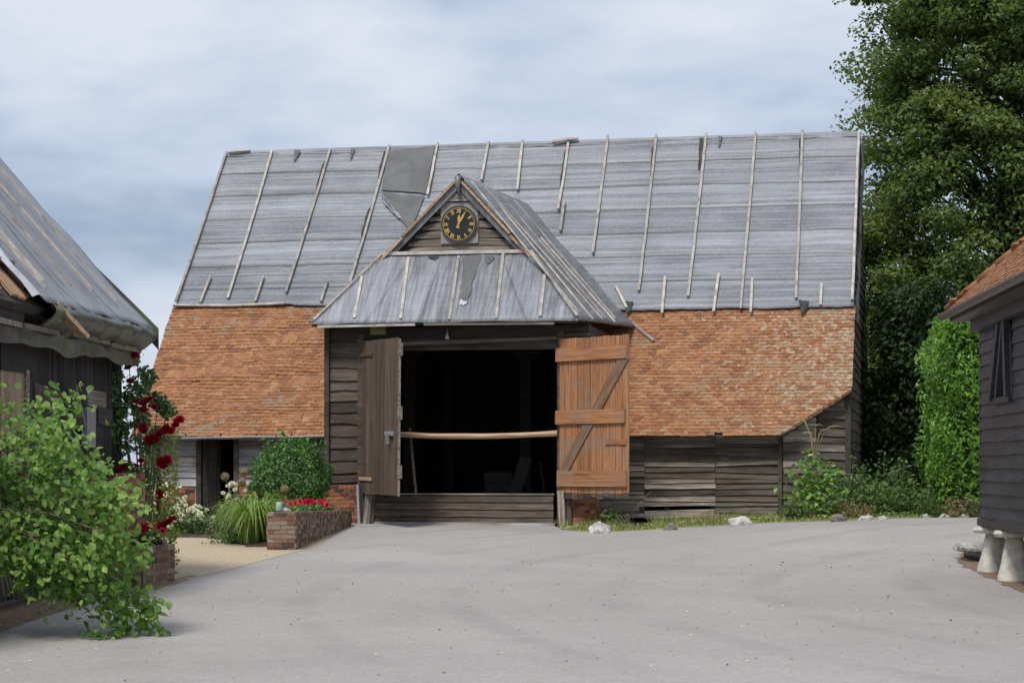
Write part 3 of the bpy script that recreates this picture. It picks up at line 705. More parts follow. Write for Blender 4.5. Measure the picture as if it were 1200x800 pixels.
# threshold boards between grooved stub posts
for i in range(4):
    link('threshold_board', board_mesh(3.72-.06*i*(-1)*0, .136, .05, .03, M_dark, .01), barn, frame((-2.86, -.02, .02+.148*i), (1, 0, 0)))
MB().box(-2.9, .90, -.09, .0, -.06, .055).build('threshold_sill', M_pale, barn)
MB().box(-2.86, .88, -.075, .03, .612, .64).build('threshold_capping', M_gable, barn)
for x0, x1, lean in ((-3.08, -2.86, .10), (.86, .98, -.06)):
    link('stub_post', board_mesh(.75, .14, .09, .09, M_grey, .02), barn, frame((x0 if lean > 0 else x1+.02, -.10, -.05), (1, 0, 0)) @ Matrix.Rotation(-math.pi/2+lean, 4, 'Y') @ Matrix.Translation((0, 0, -.14)))
    link('stub_post', board_mesh(.82, .11, .06, .06, M_dark, .02), barn, frame((x0+.10 if lean > 0 else x1+.14, -.06, -.05), (1, 0, 0)) @ Matrix.Rotation(-math.pi/2+lean*.5, 4, 'Y') @ Matrix.Translation((0, 0, -.12)))
# door leaves --------------------------------------------------------------------
def leaf(o, dx, W, H, n, m, inside, drop=0.):
    root = link('barn_door', None, barn, frame(o, dx) @ Matrix.Rotation(drop, 4, 'Y'))
    w = W/n; T = Matrix.Rotation(-math.pi/2, 4, 'Y')
    for i in range(n):
        rag = random.uniform(-.01, .01)
        me = board_mesh(H+rag, w-.013, .022, .022, m, .004)
        link('plank', me, root, Matrix.Translation((w*(i+1)-.004, random.uniform(-.004, .004), random.uniform(-.008, .008)-rag)) @ T @ Matrix.Identity(4))
    return root
# planks run up: T maps local x->z, local z->-x
Rl = leaf((1.0, -.10, .66), (1.57, -1.10, 0), 1.92, 3.08, 11, M_doorR, True)
def ledge(root, x0, x1, z, h, th, m, y=-.024): link('ledge', board_mesh(x1-x0, h, th, th*.9, m, .008), root, Matrix.Translation((x0, y, z)))
ledge(Rl, -.05, 1.90, 2.62, .27, .05, M_doorR); ledge(Rl, -.06, 1.84, 1.37, .27, .05, M_doorR); ledge(Rl, -.02, 1.88, .13, .31, .05, M_doorR); ledge(Rl, 1.30, 1.86, .96, .09, .03, M_doorR)
for (xa, za), (xb, zb) in (((.13, .40), (1.86, 2.68)),):
    L_ = math.hypot(xb-xa, zb-za); a_ = math.atan2(zb-za, xb-xa)
    link('brace', board_mesh(L_, .22, .028, .026, M_brace, .006), Rl, Matrix.Translation((xa, -.024, za)) @ Matrix.Rotation(-a_, 4, 'Y') @ Matrix.Translation((0, 0, -.10)))
for i in range(11):
    MB().box(i*.174+.006, i*.174+.165, -.018, .004, random.uniform(-.13, -.07), .04).build('weathered_foot', M_dark, Rl)
Ll = leaf((-3.12, -.06, .64), (1.20, -1.64, 0), 2.03, 3.10, 8, M_doorL, False, drop=.02)
for z_, m_ in ((2.78, M_doorL), (.26, M_new)):
    bevel(MB().box(-.10, .62, -.045, -.024, z_, z_+.075).build('strap_hinge', m_, Ll), .006)
lock = MB().box(1.42, 1.86, -.075, -.024, 1.18, 1.27).build('lock', M_zinc, Ll); bevel(lock, .01)
MB().box(1.58, 1.64, -.10, -.04, 1.02, 1.18).build('padlock', M_zinc, lock)
MB().bar((2.045, .0, .0), (2.045, .0, 3.08), .05, .035).build('edge_strip', M_gable, Ll)
for z_ in (.35, 1.5, 2.75): MB().box(2.03, 2.09, -.03, .05, z_, z_+.26).build('edge_cleat', M_gable, Ll)

# porch roof --------------------------------------------------------------------
A = Vector((-1.30, .88, 7.19)); Bk = Vector((-.72, 5.48, 7.10)); Cr = Vector((2.15, 2.80, 4.13)); Dr = Vector((1.45, -.45, 4.07)); Er = Vector((.16, .90, 5.59))
Cl = Vector((-4.15, 2.75, 4.10)); Dl = Vector((-4.08, -.45, 4.07)); El = Vector((-2.90, .90, 5.59))
def side(front, back, nrm_, m, name, lift=.0):
    def fr(v):
        a, b, c = front
        return a.lerp(b, v/.5) if v < .5 else b.lerp(c, (v-.5)/.5)
    def fn(u, v):
        p = fr(v).lerp(back[0].lerp(back[1], v), u)
        w = .035*noise.noise(Vector((u*4, v*5, 2)))+.018*noise.noise(Vector((u*11, v*3, 6)))
        return p+nrm_*(lift+w*(.3+min(u, .7)))
    o = MB().grid(fn, 26, 20).build(name, m, barn, True)
    k = o.modifiers.new('t', 'SOLIDIFY'); k.thickness = .05; k.offset = -1 if True else 0; return fr
nr = Vector((.74, 0, .67)); nl = Vector((-.74, 0, .67))
frR = side((A, Er, Dr), (Bk, Cr), nr, M_felts, 'porch_felt'); frL = side((A, El, Dl), (Bk, Cl), nl, M_felts, 'porch_felt')
def pbat(u0, v0, u1, v1, w=.055, name='roof_batten', m=M_batten, lift=.05):
    q = lambda u, v: frR(v).lerp(Bk.lerp(Cr, v), u)+nr*lift
    MB().bar(q(u0, v0), q(u1, v1), w, .03, nr).build(name, m, barn)
for a in ((.10, .02, .06, .95), (.27, .03, .22, .99), (.30, .05, .40, .98), (.50, .04, .47, .97), (.53, .35, .60, .99), (.70, .03, .66, .96), (.99, .02, .99, 1.02)): pbat(*a)
MB().bar(Cr+Vector((-.1, -.15, .10)), Cr+Vector((.42, -.5, -.30)), .05, .04).build('loose_batten', M_batten, barn)
MB().grid(lambda u, v: A.lerp(Bk, u)+Vector((-.10+.20*v, -.05*(1-u), .05-.10*abs(v-.5)*2+.02*noise.noise(Vector((u*9, v, 3))))), 24, 4).build('ridge_felt', M_felts, barn, True)
# pentice (hipped skirt under the gable)
pn = Vector((0, -1.52, 1.35)).normalized()
def pent(u, v):
    a = Dl.lerp(Dr, u); b = El.lerp(Er, u); p = a.lerp(b, v)
    w = .02*noise.noise(Vector((p.x*2, v*2, 1)))+.01*noise.noise(Vector((p.x*7, v*3, 1)))
    return p+pn*(.02+w)+Vector((0, -.0, .02*noise.noise(Vector((p.x*1.2, 0, 8))) if v < .05 else 0))
for k in range(5):
    u0, u1 = k/5, (k+1)/5+(.012 if k < 4 else 0)
    o = MB().grid(lambda u, v: pent(u0+(u1-u0)*u, v)+pn*(.004*(k % 2)), 12, 12).build('porch_felt', M_feltp, barn, True)
    q = o.modifiers.new('t', 'SOLIDIFY'); q.thickness = .008; q.offset = -1
MB().add([Dl-pn*.06, Dr-pn*.06, Er-pn*.06, El-pn*.06, Dl-pn*.01, Dr-pn*.01, Er-pn*.01, El-pn*.01], [(0,3,2,1), (4,5,6,7), (0,1,5,4), (1,2,6,5), (2,3,7,6), (3,0,4,7)]).build('roof_deck', M_inner, barn)
def pentpt(s, t, lift): return Vector((s, t, 4.07+(t+.45)*1.126))+pn*lift
for s0, t0, s1, t1 in ((-3.26,.46,-3.19,-.36), (-2.36,.82,-2.21,-.39), (-1.29,.82,-1.19,-.42), (-.36,.89,-.23,-.41), (.60,.42,.66,-.38)):
    MB().bar(pentpt(s0, t0, .045), pentpt(s1, t1, .045), .06, .03, pn).build('roof_batten', M_batten, barn)
def ppatch(name, pts, m, lift):
    V = []
    for i in range(len(pts)):
        a, b = pts[i], pts[(i+1) % len(pts)]
        for k in range(5): V.append(pentpt(a[0]+(b[0]-a[0])*k/5+random.uniform(-.02, .02), a[1]+(b[1]-a[1])*k/5+random.uniform(-.015, .015), lift))
    V.append(sum(V, Vector())/len(V)); n = len(V)-1
    link(name, mk(V, [(i, (i+1) % n, n) for i in range(n)], m), barn)
ppatch('exposed_underlay', [(-1.20, .82), (-.80, .82), (-.88, .35), (-.88, -.10), (-1.08, -.06), (-1.12, .3)], M_feltd, .045)
ppatch('torn_flap', [(-.72, .82), (-.5, .80), (-.58, .68), (-.66, .62)], M_feltd, .05)
ppatch('torn_flap', [(-1.05, -.04), (-.90, -.08), (-.94, -.15), (-1.06, -.14)], M_silver, .052)
ppatch('torn_flap', [(-1.95, .84), (-1.7, .82), (-1.8, .77), (-1.9, .79)], M_cface, .05)
# eaves: battens, gable board, barge battens and rolled felt
MB().bar((-3.95, -.44, 4.03), (-1.9, -.45, 4.045), .04, .05).build('eave_batten', M_batten, barn)
MB().bar((-1.72, -.45, 4.045), (.95, -.45, 4.03), .04, .05).build('eave_batten', M_gable, barn)
MB().bar(El+Vector((-.06, -.06, .03)), Er+Vector((-.02, -.06, .02)), .05, .07).build('gable_foot_batten', M_batten, barn)
# gable: tarred lining, weatherboards, barge boards
def gab(x): return 7.06-abs(x+1.30)*1.10
MB().prism([(-2.82, 5.5), (.18, 5.5), (-1.30, 7.10)], 1.0, 1.06).build('gable_lining', M_inner, barn)
boards(barn, (-2.80, .97, 5.60), (1, 0, 0), 3.0, 0, 1.5, .165, M_gable, top=lambda x: gab(-2.80+x)-5.60-.0, th=(.035, .012), jit=.015, rag=.018)
for sgn, E_ in ((-1, El), (1, Er)):
    a0 = A+Vector((0, -.10, .0)); b0 = E_+Vector((sgn*.05, -.10, -.02))
    MB().bar(a0+Vector((0, .05, -.14)), b0+Vector((-sgn*.0, .05, -.12)), .02, .17, (0, 0, 1)).build('barge_felt', M_felts, barn)
    MB().bar(a0.lerp(b0, .05)+Vector((0, 0, -.045)), a0.lerp(b0, .72)+Vector((0, 0, -.045)), .035, .05).build('barge_batten', M_new, barn)
    MB().bar(a0.lerp(b0, .73)+Vector((0, -.01, -.075)), a0.lerp(b0, 1.)+Vector((0, -.01, -.075)), .035, .05).build('barge_batten', M_new, barn)
    hipend = Dr if sgn > 0 else Dl
    MB().bar(E_+Vector((sgn*.05, -.04, .03)), E_.lerp(hipend, .97)+Vector((0, 0, .06)), .06, .03, pn).build('hip_batten', M_batten, barn)
MB().tube([A+Vector((0, -.12, .0)), A+Vector((0, -.12, -.18)), A+Vector((.02, -.13, -.42))], [.07, .06, .02], 7).build('rolled_felt', M_felts, barn, True)
# electrical box and lamp under the porch eave
MB().box(-2.88, -2.57, -.30, -.16, 3.86, 4.03).build('junction_box', M_ochre, barn)
lp = MB().tube([(-1.32, -.10, 4.0), (-1.32, -.10, 3.86), (-1.32, -.10, 3.80), (-1.32, -.10, 3.76)], [.015, .03, .05, .055], 12).build('porch_lamp', M_zinc, barn, True)
MB().tube([(-2.5, -.1, 3.82), (-2.0, -.1, 3.86), (-1.6, -.1, 3.95), (-1.32, -.1, 3.97)], .008, 5).build('cable', M_plast, barn)
# inside: aisle posts with braces, tie beams
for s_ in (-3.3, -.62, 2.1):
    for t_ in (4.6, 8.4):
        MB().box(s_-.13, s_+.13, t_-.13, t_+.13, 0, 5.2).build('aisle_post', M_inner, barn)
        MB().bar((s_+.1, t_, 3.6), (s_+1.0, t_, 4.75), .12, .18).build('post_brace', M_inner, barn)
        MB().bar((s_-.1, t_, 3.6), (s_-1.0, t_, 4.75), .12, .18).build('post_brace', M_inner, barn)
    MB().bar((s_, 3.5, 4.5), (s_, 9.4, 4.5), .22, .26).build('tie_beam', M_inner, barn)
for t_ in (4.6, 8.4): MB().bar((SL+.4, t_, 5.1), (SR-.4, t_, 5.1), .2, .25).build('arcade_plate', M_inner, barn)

# ---------------------------------------------------------------- clock on the gable
def bw(s, t, z): return BM @ Vector((s, t, z))
clock = thing('wall_clock', 'round black clock with gilt roman numerals on the porch gable', 'clock', bw(-1.30, .90, 6.20), -TH)
bevel(MB().box(-.40, .40, 0, .03, -.40, .46).build('backing_board', M_plaque, clock), .006)
for z_ in (-.14, .16): MB().box(-.40, .40, -.004, .0, z_, z_+.012).build('board_joint', M_plaqued, clock)
def disc(r, y0, y1, n=48): return MB().prism([(r*math.cos(2*math.pi*i/n), r*math.sin(2*math.pi*i/n)) for i in range(n)], y0, y1)
disc(.385, -.05, -.002).build('rim', M_cring, clock); disc(.345, -.058, -.04).build('face', M_cface, clock)
def ring(r0, r1, y, n=56):
    V = []; F = []
    for i in range(n):
        a = 2*math.pi*i/n
        for r in (r0, r1): V += [(r*math.cos(a), y, r*math.sin(a)), (r*math.cos(a), y+.006, r*math.sin(a))]
    for i in range(n):
        a, b = 4*i, 4*((i+1) % n); F += [(a, b, b+2, a+2), (a+1, a+3, b+3, b+1), (a, a+1, b+1, b), (a+2, b+2, b+3, a+3)]
    return mk(V, F, M_gold_p)
link('minute_ring', ring(.328, .338, -.064), clock)
# roman numerals built of strokes, feet towards the centre
STROKE = {'I': [((0, 0), (0, 1))], 'V': [((-.3, 1), (0, 0)), ((.3, 1), (0, 0))], 'X': [((-.32, 0), (.32, 1)), ((.32, 0), (-.32, 1))]}
WID = {'I': .3, 'V': .66, 'X': .70}
for k, num in enumerate(['XII', 'I', 'II', 'III', 'IV', 'V', 'VI', 'VII', 'VIII', 'IX', 'X', 'XI']):
    a = math.pi/2-2*math.pi*k/12; tot = sum(WID[c] for c in num); x = -tot/2; mb = MB()
    for c in num:
        cx = x+WID[c]/2; x += WID[c]
        for i, (p, q) in enumerate(STROKE[c]):
            w = .016 if (c == 'I' or i == 0) else .009
            mb.bar(((cx+p[0])*.068, 0, (p[1]-.5)*.085), ((cx+q[0])*.068, 0, (q[1]-.5)*.085), .006, w, (0, 1, 0)) if False else None
            P = Vector(((cx+p[0])*.068, (p[1]-.5)*.085, 0)); Q = Vector(((cx+q[0])*.068, (q[1]-.5)*.085, 0)); d = (Q-P).normalized(); s_ = Vector((-d.y, d.x, 0))*w/2
            V = [P+s_, P-s_, Q-s_, Q+s_]; mb.add([(v.x, -.064, v.y) for v in V]+[(v.x, -.058, v.y) for v in V], [(0,1,2,3), (0,4,5,1), (1,5,6,2), (2,6,7,3), (3,7,4,0)])
    mb.build('numeral', M_gold_p, clock, mtx=Matrix.Translation((.272*math.cos(a), 0, .272*math.sin(a))) @ Matrix.Rotation(math.pi/2-a, 4, 'Y'))
for nm, ang, L, w, y in (('hour_hand', 3, .205, .05, -.068), ('minute_hand', 29, .30, .036, -.074)):
    a = R(ang); P = [(-.018, -.09), (.018, -.09), (w*.3, 0), (w*.62, L*.62), (0, L), (-w*.62, L*.62), (-w*.3, 0)]
    MB().prism(P, y, y+.006).build(nm, M_gold_p, clock, mtx=Matrix.Rotation(a, 4, 'Y'))
MB().tube([(0, -.085, 0), (0, -.058, 0)], .022, 12).build('hub', M_gold_p, clock)
plq = thing('carved_plaque', 'small grey plaque with carved emblem fixed above the clock', 'plaque', bw(-1.30, .90, 6.68), -TH)
MB().prism([(-.31, .0), (.31, .0), (.32, .07), (.26, .13), (.12, .165), (-.12, .165), (-.26, .13), (-.32, .07)], -.035, .01).build('panel', M_plaque, plq)
mb = MB()
for a, b in (((-.09, .03), (0, .13)), ((0, .13), (.09, .03)), ((-.06, .06), (.06, .06)), ((-.13, .04), (-.10, .11)), ((.13, .04), (.10, .11)), ((0, .03), (0, .12))):
    P = Vector((a[0], a[1], 0)); Q = Vector((b[0], b[1], 0)); d = (Q-P).normalized(); s_ = Vector((-d.y, d.x, 0))*.008
    mb.add([(v.x, -.038, v.y) for v in (P+s_, P-s_, Q-s_, Q+s_)]+[(v.x, -.034, v.y) for v in (P+s_, P-s_, Q-s_, Q+s_)], [(0,1,2,3), (0,4,5,1), (1,5,6,2), (2,6,7,3), (3,7,4,0)])
mb.build('emblem', M_plaqued, plq)

# ---------------------------------------------------------------- things stored in the barn
cr_ = thing('wooden_crate', 'dark slatted wooden crate standing inside the barn opening', 'crate', bw(-.95, 3.1, .02), -TH)
for i in range(5): link('slat', board_mesh(.62, .19, .02, .02, M_crate, .01), cr_, Matrix.Translation((-.3, 0, .21*i)))
MB().box(-.3, .31, .002, .5, 0, 1.04).build('body', M_crate, cr_)
o = link('leaning_plank', board_mesh(1.35, .26, .04, .04, M_crate, .01)); tag(o, 'broad dark plank leaning beside the crate inside the barn', 'plank')
o.matrix_world = BM @ (frame((-.52, 2.6, .05), (1, 0, 0)) @ Matrix.Rotation(-R(72), 4, 'Y'))
o = MB().bar((.28, 2.5, .05), (.02, 2.9, 1.25), .04, .04).build('thin_pole', M_crate, None); o.matrix_world = BM; tag(o, 'thin pole leaning right of the crate inside the barn', 'pole')
o = MB().bar((-2.25, 1.2, .05), (-2.55, 1.6, 2.0), .045, .045).build('long_pole', M_gable, None); o.matrix_world = BM; tag(o, 'long pale pole leaning inside the left door jamb', 'pole')

# ================================================================ granary on staddle stones (right)
gdir = Vector((.0634, .998, 0)).normalized(); GZ = 1.53
gran = thing('granary', 'black weatherboarded granary with hipped tile roof raised on staddle stones', 'granary', (6.76, 30.0, GZ))
GA = math.atan2(.0634, .998); gran.rotation_euler = (0, 0, -GA)      # local y runs along the wall away from the viewer, x to the right
LW, WD, HB, HT = 7.2, 4.6, 0.0, 2.90
MB().box(.03, WD, -LW, -.03, .0, HT).build('wall_core', M_inner, gran)
nb = 16
vent = (-2.62, -1.22, 1.66, 2.76)    # y0,y1,z0,z1 of the louvred opening
for i in range(nb):
    z = i*.181; h = .181+.022
    if vent[2] < z+.1 < vent[3]: segs = ((-LW, vent[0]-.06), (vent[1]+.04, 0.))
    else: segs = ((-LW, -3.9), (-3.9, 0.)) if i % 3 else ((-LW, 0.),)
    for a, b in segs:
        # frame x direction runs toward the viewer (-y) so that the outside is -x
        me = board_mesh(b-a, h, .040+random.uniform(-.003, .006), .012, M_black, .010)
        link('weatherboard', me, gran, frame((0, b, z), (0, -1, 0)) @ Matrix.Rotation(random.uniform(-1, 1)*.004, 4, 'Y'))
boards(gran, (WD, .0, 0), (-1, 0, 0), WD, 0, 2.88, .181, M_black, th=(.04, .012))
MB().box(-.03, .05, -.03, .03, 0, 2.9).build('corner_board', M_black, gran)
# louvred opening with two tilted battens
MB().box(-.004, .03, vent[0], vent[1], vent[2], vent[3]).build('vent_recess', M_cface, gran)
MB().box(-.07, .02, vent[0]-.08, vent[1]+.06, vent[3]-.06, vent[3]+.04).build('vent_head', M_black, gran)
MB().box(-.08, .02, vent[0]-.02, vent[1]-.06, vent[2]-.06, vent[2]+.02).build('vent_sill', M_black, gran)
MB().bar((-.07, -1.90, vent[3]-.05), (-.08, -1.28, vent[2]+.02), .16, .07, (1, 0, 0)).build('vent_batten', M_black, gran)
MB().bar((-.05, -2.08, vent[3]-.05), (-.06, -1.62, vent[2]+.02), .10, .05, (1, 0, 0)).build('vent_batten', M_black, gran)
MB().bar((-.07, -2.34, vent[3]-.05), (-.08, -2.56, vent[2]+.02), .16, .07, (1, 0, 0)).build('vent_batten', M_black, gran)
MB().box(-.06, WD, -LW, .06, -.10, .0).build('floor_frame', M_inner, gran)
# hipped roof
OV = .42; EZ = 2.98; PIT = .95; hw = WD/2+OV; RZ = EZ+hw*PIT
e0 = Vector((-OV, OV, EZ)); e1 = Vector((-OV, -LW-OV, EZ)); e2 = Vector((WD+OV, -LW-OV, EZ)); e3 = Vector((WD+OV, OV, EZ))
r0 = Vector((WD/2, OV-hw, RZ)); r1 = Vector((WD/2, -LW-OV+hw, RZ))
MB().add([e0, e1, e2, e3, r0, r1], [(0, 1, 5, 4), (1, 2, 5), (2, 3, 4, 5), (3, 0, 4), (3, 2, 1, 0)]).build('roof_deck', M_inner, gran)
pl = math.atan(PIT); 
M1 = Matrix((Vector((0, -1, 0)), Vector((math.cos(pl), 0, math.sin(pl))), Vector((-math.sin(pl), 0, math.cos(pl))))).transposed().to_4x4(); M1.translation = e0+Vector((-.06, 0, -.02))
M_tileG = M_tileL
tile_roof(gran, M1, LW+2*OV, 2.7, M_tileG, .02, 220, inside=lambda x, y: y*math.cos(pl) < x-.02 and x < 5.6, jit=1.)
M2 = Matrix((Vector((-1, 0, 0)), Vector((0, -math.cos(pl), math.sin(pl))), Vector((0, math.sin(pl), math.cos(pl))))).transposed().to_4x4(); M2.translation = e3+Vector((0, .04, -.02))
tile_roof(gran, M2, WD+2*OV, 2.7, M_tileG, .02, 0, inside=lambda x, y: y*math.cos(pl) < min(x, WD+2*OV-x)-.02, jit=1.)
nh = 13
for i in range(nh):
    a = e0.lerp(r0, i/nh); b = e0.lerp(r0, (i+1.15)/nh)
    MB().tube([a+Vector((0, 0, .05)), b+Vector((0, 0, .03))], [.085, .07], 8).build('hip_tile', M_tileL, gran, True)
# boxed eaves, fascia and gutter
MB().box(-OV+.02, .0, -LW-OV, OV-.02, EZ-.13, EZ-.02).build('eave_fascia', M_bgutter, gran)
MB().box(-OV+.02, WD+OV, .06, OV-.02, EZ-.125, EZ-.025).build('eave_soffit', M_bgutter, gran)
MB().box(-.16, -.02, -LW, .04, EZ-.30, EZ-.13).build('frieze_board', M_black, gran)
mb = MB(); mb.grid(lambda u, v: Vector((-OV-.07+.07*math.cos(math.pi*(1+v)), OV+.08-(LW+2*OV)*u, EZ-.02-.075*math.sin(math.pi*v))), 6, 10)
o = mb.build('gutter', M_bgutter, gran, True); q = o.modifiers.new('t', 'SOLIDIFY'); q.thickness = .008
MB().box(-OV-.14, -OV, OV+.075, OV+.085, EZ-.08, EZ-.0).build('gutter_end', M_bgutter, gran)
# staddle stones are separate things the granary rests on
def staddle(lx, ly, label, seed):
    p = Matrix.Translation((6.76, 30, GZ)) @ Matrix.Rotation(-GA, 4, 'Z') @ Vector((lx, ly, 0)); gzv = float(gz(p.x, p.y)); H = GZ-.10-gzv
    t = thing('staddle_stone', label, 'stone', (p.x, p.y, gzv), seed, 'staddle stones under the granary')
    bm = bmesh.new(); rings = [(-.08, .235), (.06, .225), (.3*H, .185), (.6*H, .15), (H-.12, .115)]; prev = None
    for z, r in rings:
        vs_ = [bm.verts.new((r*math.copysign(abs(math.cos(a))**.6, math.cos(a))*(1+.06*noise.noise(Vector((math.cos(a)*2, math.sin(a)*2+seed, z*3)))), r*math.copysign(abs(math.sin(a))**.6, math.sin(a)), z)) for a in [2*math.pi*k/20 for k in range(20)]]
        if prev:
            for k in range(20): bm.faces.new((prev[k], prev[(k+1) % 20], vs_[(k+1) % 20], vs_[k]))
        prev = vs_
    bm.faces.new(prev); me = bpy.data.meshes.new('pillar'); bm.to_mesh(me); bm.free(); me.materials.append(M_stone)
    me.polygons.foreach_set('use_smooth', [True]*len(me.polygons)); link('pillar', me, t)
    V = []; F = []; n = 22; prof = [(.12, H-.115), (.27, H-.105), (.295, H-.06), (.27, H-.02), (.12, H-.002)]
    for r, z in prof:
        for k in range(n):
            a = 2*math.pi*k/n; rr = r*(1+.07*noise.noise(Vector((math.cos(a)*1.6+seed, math.sin(a)*1.6, 0)))); V.append((rr*math.copysign(abs(math.cos(a))**.75, math.cos(a)), rr*math.copysign(abs(math.sin(a))**.75, math.sin(a)), z))
    for j in range(len(prof)-1):
        for k in range(n): F.append((j*n+k, j*n+(k+1) % n, (j+1)*n+(k+1) % n, (j+1)*n+k))
    F += [tuple(range(n-1, -1, -1)), tuple((len(prof)-1)*n+k for k in range(n))]
    link('cap', mk(V, F, M_stone), t)
staddle(.16, -.16, 'pale tapered staddle stone at the far left corner of the black granary', .2)
staddle(.16, -1.75, 'pale tapered staddle stone with dark mark at the right edge, nearer than its twin', 1.3)
staddle(2.2, -.2, 'staddle stone deep under the far side of the granary', 2.1); staddle(2.2, -1.9, 'staddle stone deep under the middle of the granary', 3.1)
t = thing('stone_trough', 'low black tray holding white stones beside the corner staddle', 'trough', G(7.2, 31.7), .1)
MB().box(-.1, .5, -.05, .02, 0, .16).build('front', M_plast, t); MB().box(-.1, -.04, .02, .75, 0, .16).build('side', M_plast, t); MB().box(-.1, .5, .02, .75, .0, .08).build('base', M_plast, t)
for i in range(9):
    bm = bmesh.new(); bmesh.ops.create_icosphere(bm, subdivisions=2, radius=.10)
    for v in bm.verts: v.co *= 1+.5*noise.noise(v.co*9+Vector((i, 0, 0)))
    me = bpy.data.meshes.new('stone'); bm.to_mesh(me); bm.free(); me.materials.append(M_flint)
    o = link('white_stone', me); o.location = G(7.2, 31.7)+Vector((-.22+.19*(i % 4)+random.uniform(-.03, .03), .02+.28*(i//4), .21)); o.scale = (1.5, 1.1, .8)
    tag(o, 'white flint in the %s of the black tray' % ['front left corner', 'front row, left of centre', 'front row, right of centre', 'front right corner', 'middle row, far left', 'middle row, left of centre', 'middle row, right of centre', 'middle row, far right', 'back left corner'][i], 'stone', 'white stones in the tray')

# ================================================================ left barn
LT = .0818; ldir = Vector((LT, 1, 0)).normalized(); LA = math.atan(LT)
LE = Vector((-5.00, 28.55, 4.12))                # far eave corner
lb = thing('felted_barn', 'dilapidated dark barn with torn grey felt roof behind the leafy branches', 'barn', (LE.x, LE.y, float(gz(-4.9, 28.5))), -LA)
lz = LE.z-float(gz(-4.9, 28.5)); PT = 1.13; LN = 11.
ls = Vector((-1, 0, PT)).normalized(); ln = Vector((PT, 0, 1)).normalized()
def lroof(y, d, lift=0): return Vector((0, y, lz))+ls*d+ln*lift      # y<0 toward the viewer, d up the slope
SLN = 6.6
mb = MB().add([lroof(-LN, -.0, -.05), lroof(0, 0, -.05), lroof(0, SLN, -.05), lroof(-LN, SLN, -.05), lroof(-LN, -.0, -.16), lroof(0, 0, -.16), lroof(0, SLN, -.16), lroof(-LN, SLN, -.16)],
              [(0,1,2,3), (7,6,5,4), (0,4,5,1), (1,5,6,2), (2,6,7,3), (3,7,4,0)]); mb.build('roof_deck', M_inner, lb)
rp = lroof(0, SLN)
MB().add([rp+Vector((0, -LN, -.05)), rp+Vector((0, 0, -.05)), Vector((2*rp.x, 0, lz)), Vector((2*rp.x, -LN, lz))], [(0, 1, 2, 3)]).build('back_roof', M_feltl, lb)
MB().add([(-.35, 0, lz), (2*rp.x+.35, 0, lz), (rp.x, 0, rp.z-.2), (-.35, 0, 0), (2*rp.x+.35, 0, 0)], [(3, 0, 2, 1, 4)]).build('gable_wall', M_inner, lb)
YF = -4.75     # felt ends here, bare boards nearer the viewer
def lfelt(u, v):
    y = YF+(.06-YF)*u; d = -.02+(SLN+.02)*v
    w = .03*noise.noise(Vector((y*1.4, d*.9, 0)))+.018*noise.noise(Vector((y*4, d*1.6, 3)))
    if v < .001: w += 0
    return lroof(y, d, .03+w+(.05*math.exp(-d*3)))
for k in range(3):
    o = MB().grid(lambda u, v: lfelt((k+u*1.02)/3 if k < 2 else (k+u)/3, v)+ln*.006*k, 16, 44).build('roofing_felt', M_feltl, lb, True)
    q = o.modifiers.new('t', 'SOLIDIFY'); q.thickness = .008; q.offset = -1
# rolled mossy eave: felt bulging over the wall head
def roll(u, v):
    y = YF+.2+(.10-YF-.2)*u; a = v*1.0
    sag = .06*noise.noise(Vector((y*2.2, 0, 0)))+.03*noise.noise(Vector((y*6, v*2, 0)))
    x = .02+.14*math.sin(math.pi*min(1, v*1.05))-.22*max(0, v-.25)*(1+.3*noise.noise(Vector((y*3, 5, 0)))); z = .07-.36*v+sag*v
    return Vector((x+.04*noise.noise(Vector((y*5, v*3, 9))), y, lz+z))
o = MB().grid(roll, 60, 14).build('rolled_eave_felt', M_feltm, lb, True); q = o.modifiers.new('t', 'SOLIDIFY'); q.thickness = .01
# rounded felt end at the far corner
o = MB().grid(lambda u, v: Vector((.16*(1-u)-.95*u, .10+.05*math.sin(math.pi*u), lz+.05+(.95*PT*u))) + Vector((-.02, 0, -.30*v*(1-.35*u))), 10, 8).build('verge_felt', M_feltm, lb, True)
# hanging skirt below the roll
def skirt(u, v):
    y = -LN+.5+(LN-.55)*u
    return Vector((-.10+.05*noise.noise(Vector((y*2, v, 4))), y, lz-.25-.23*v*(1+.5*noise.noise(Vector((y*.8, 1, 0))))+.04*noise.noise(Vector((y*1.3, 7, 0)))))
o = MB().grid(skirt, 80, 6).build('skirt_felt', M_feltm, lb, True); q = o.modifiers.new('t', 'SOLIDIFY'); q.thickness = .008
for a, b in ((-8.5, -5.3), (-5.2, -3.9), (-3.3, -1.7), (-1.6, -.2)): MB().bar((-.05, a, lz-.26+random.uniform(-.03, .03)), (-.05, b, lz-.28+random.uniform(-.03, .03)), .03, .06).build('skirt_batten', M_gable, lb)
def lbat(y0, d0, y1, d1, w=.036, m=M_batten): MB().bar(lroof(y0, d0, .125), lroof(y1, d1, .125), w, .03, ln).build('roof_batten', m, lb)
for y0, d0 in ((-1.05, .35), (-1.95, .42), (-2.95, .40), (-4.25, .32)): lbat(y0, d0, y0-.08, SLN-.2)
lbat(-4.45, .18, -4.62, SLN-.3)
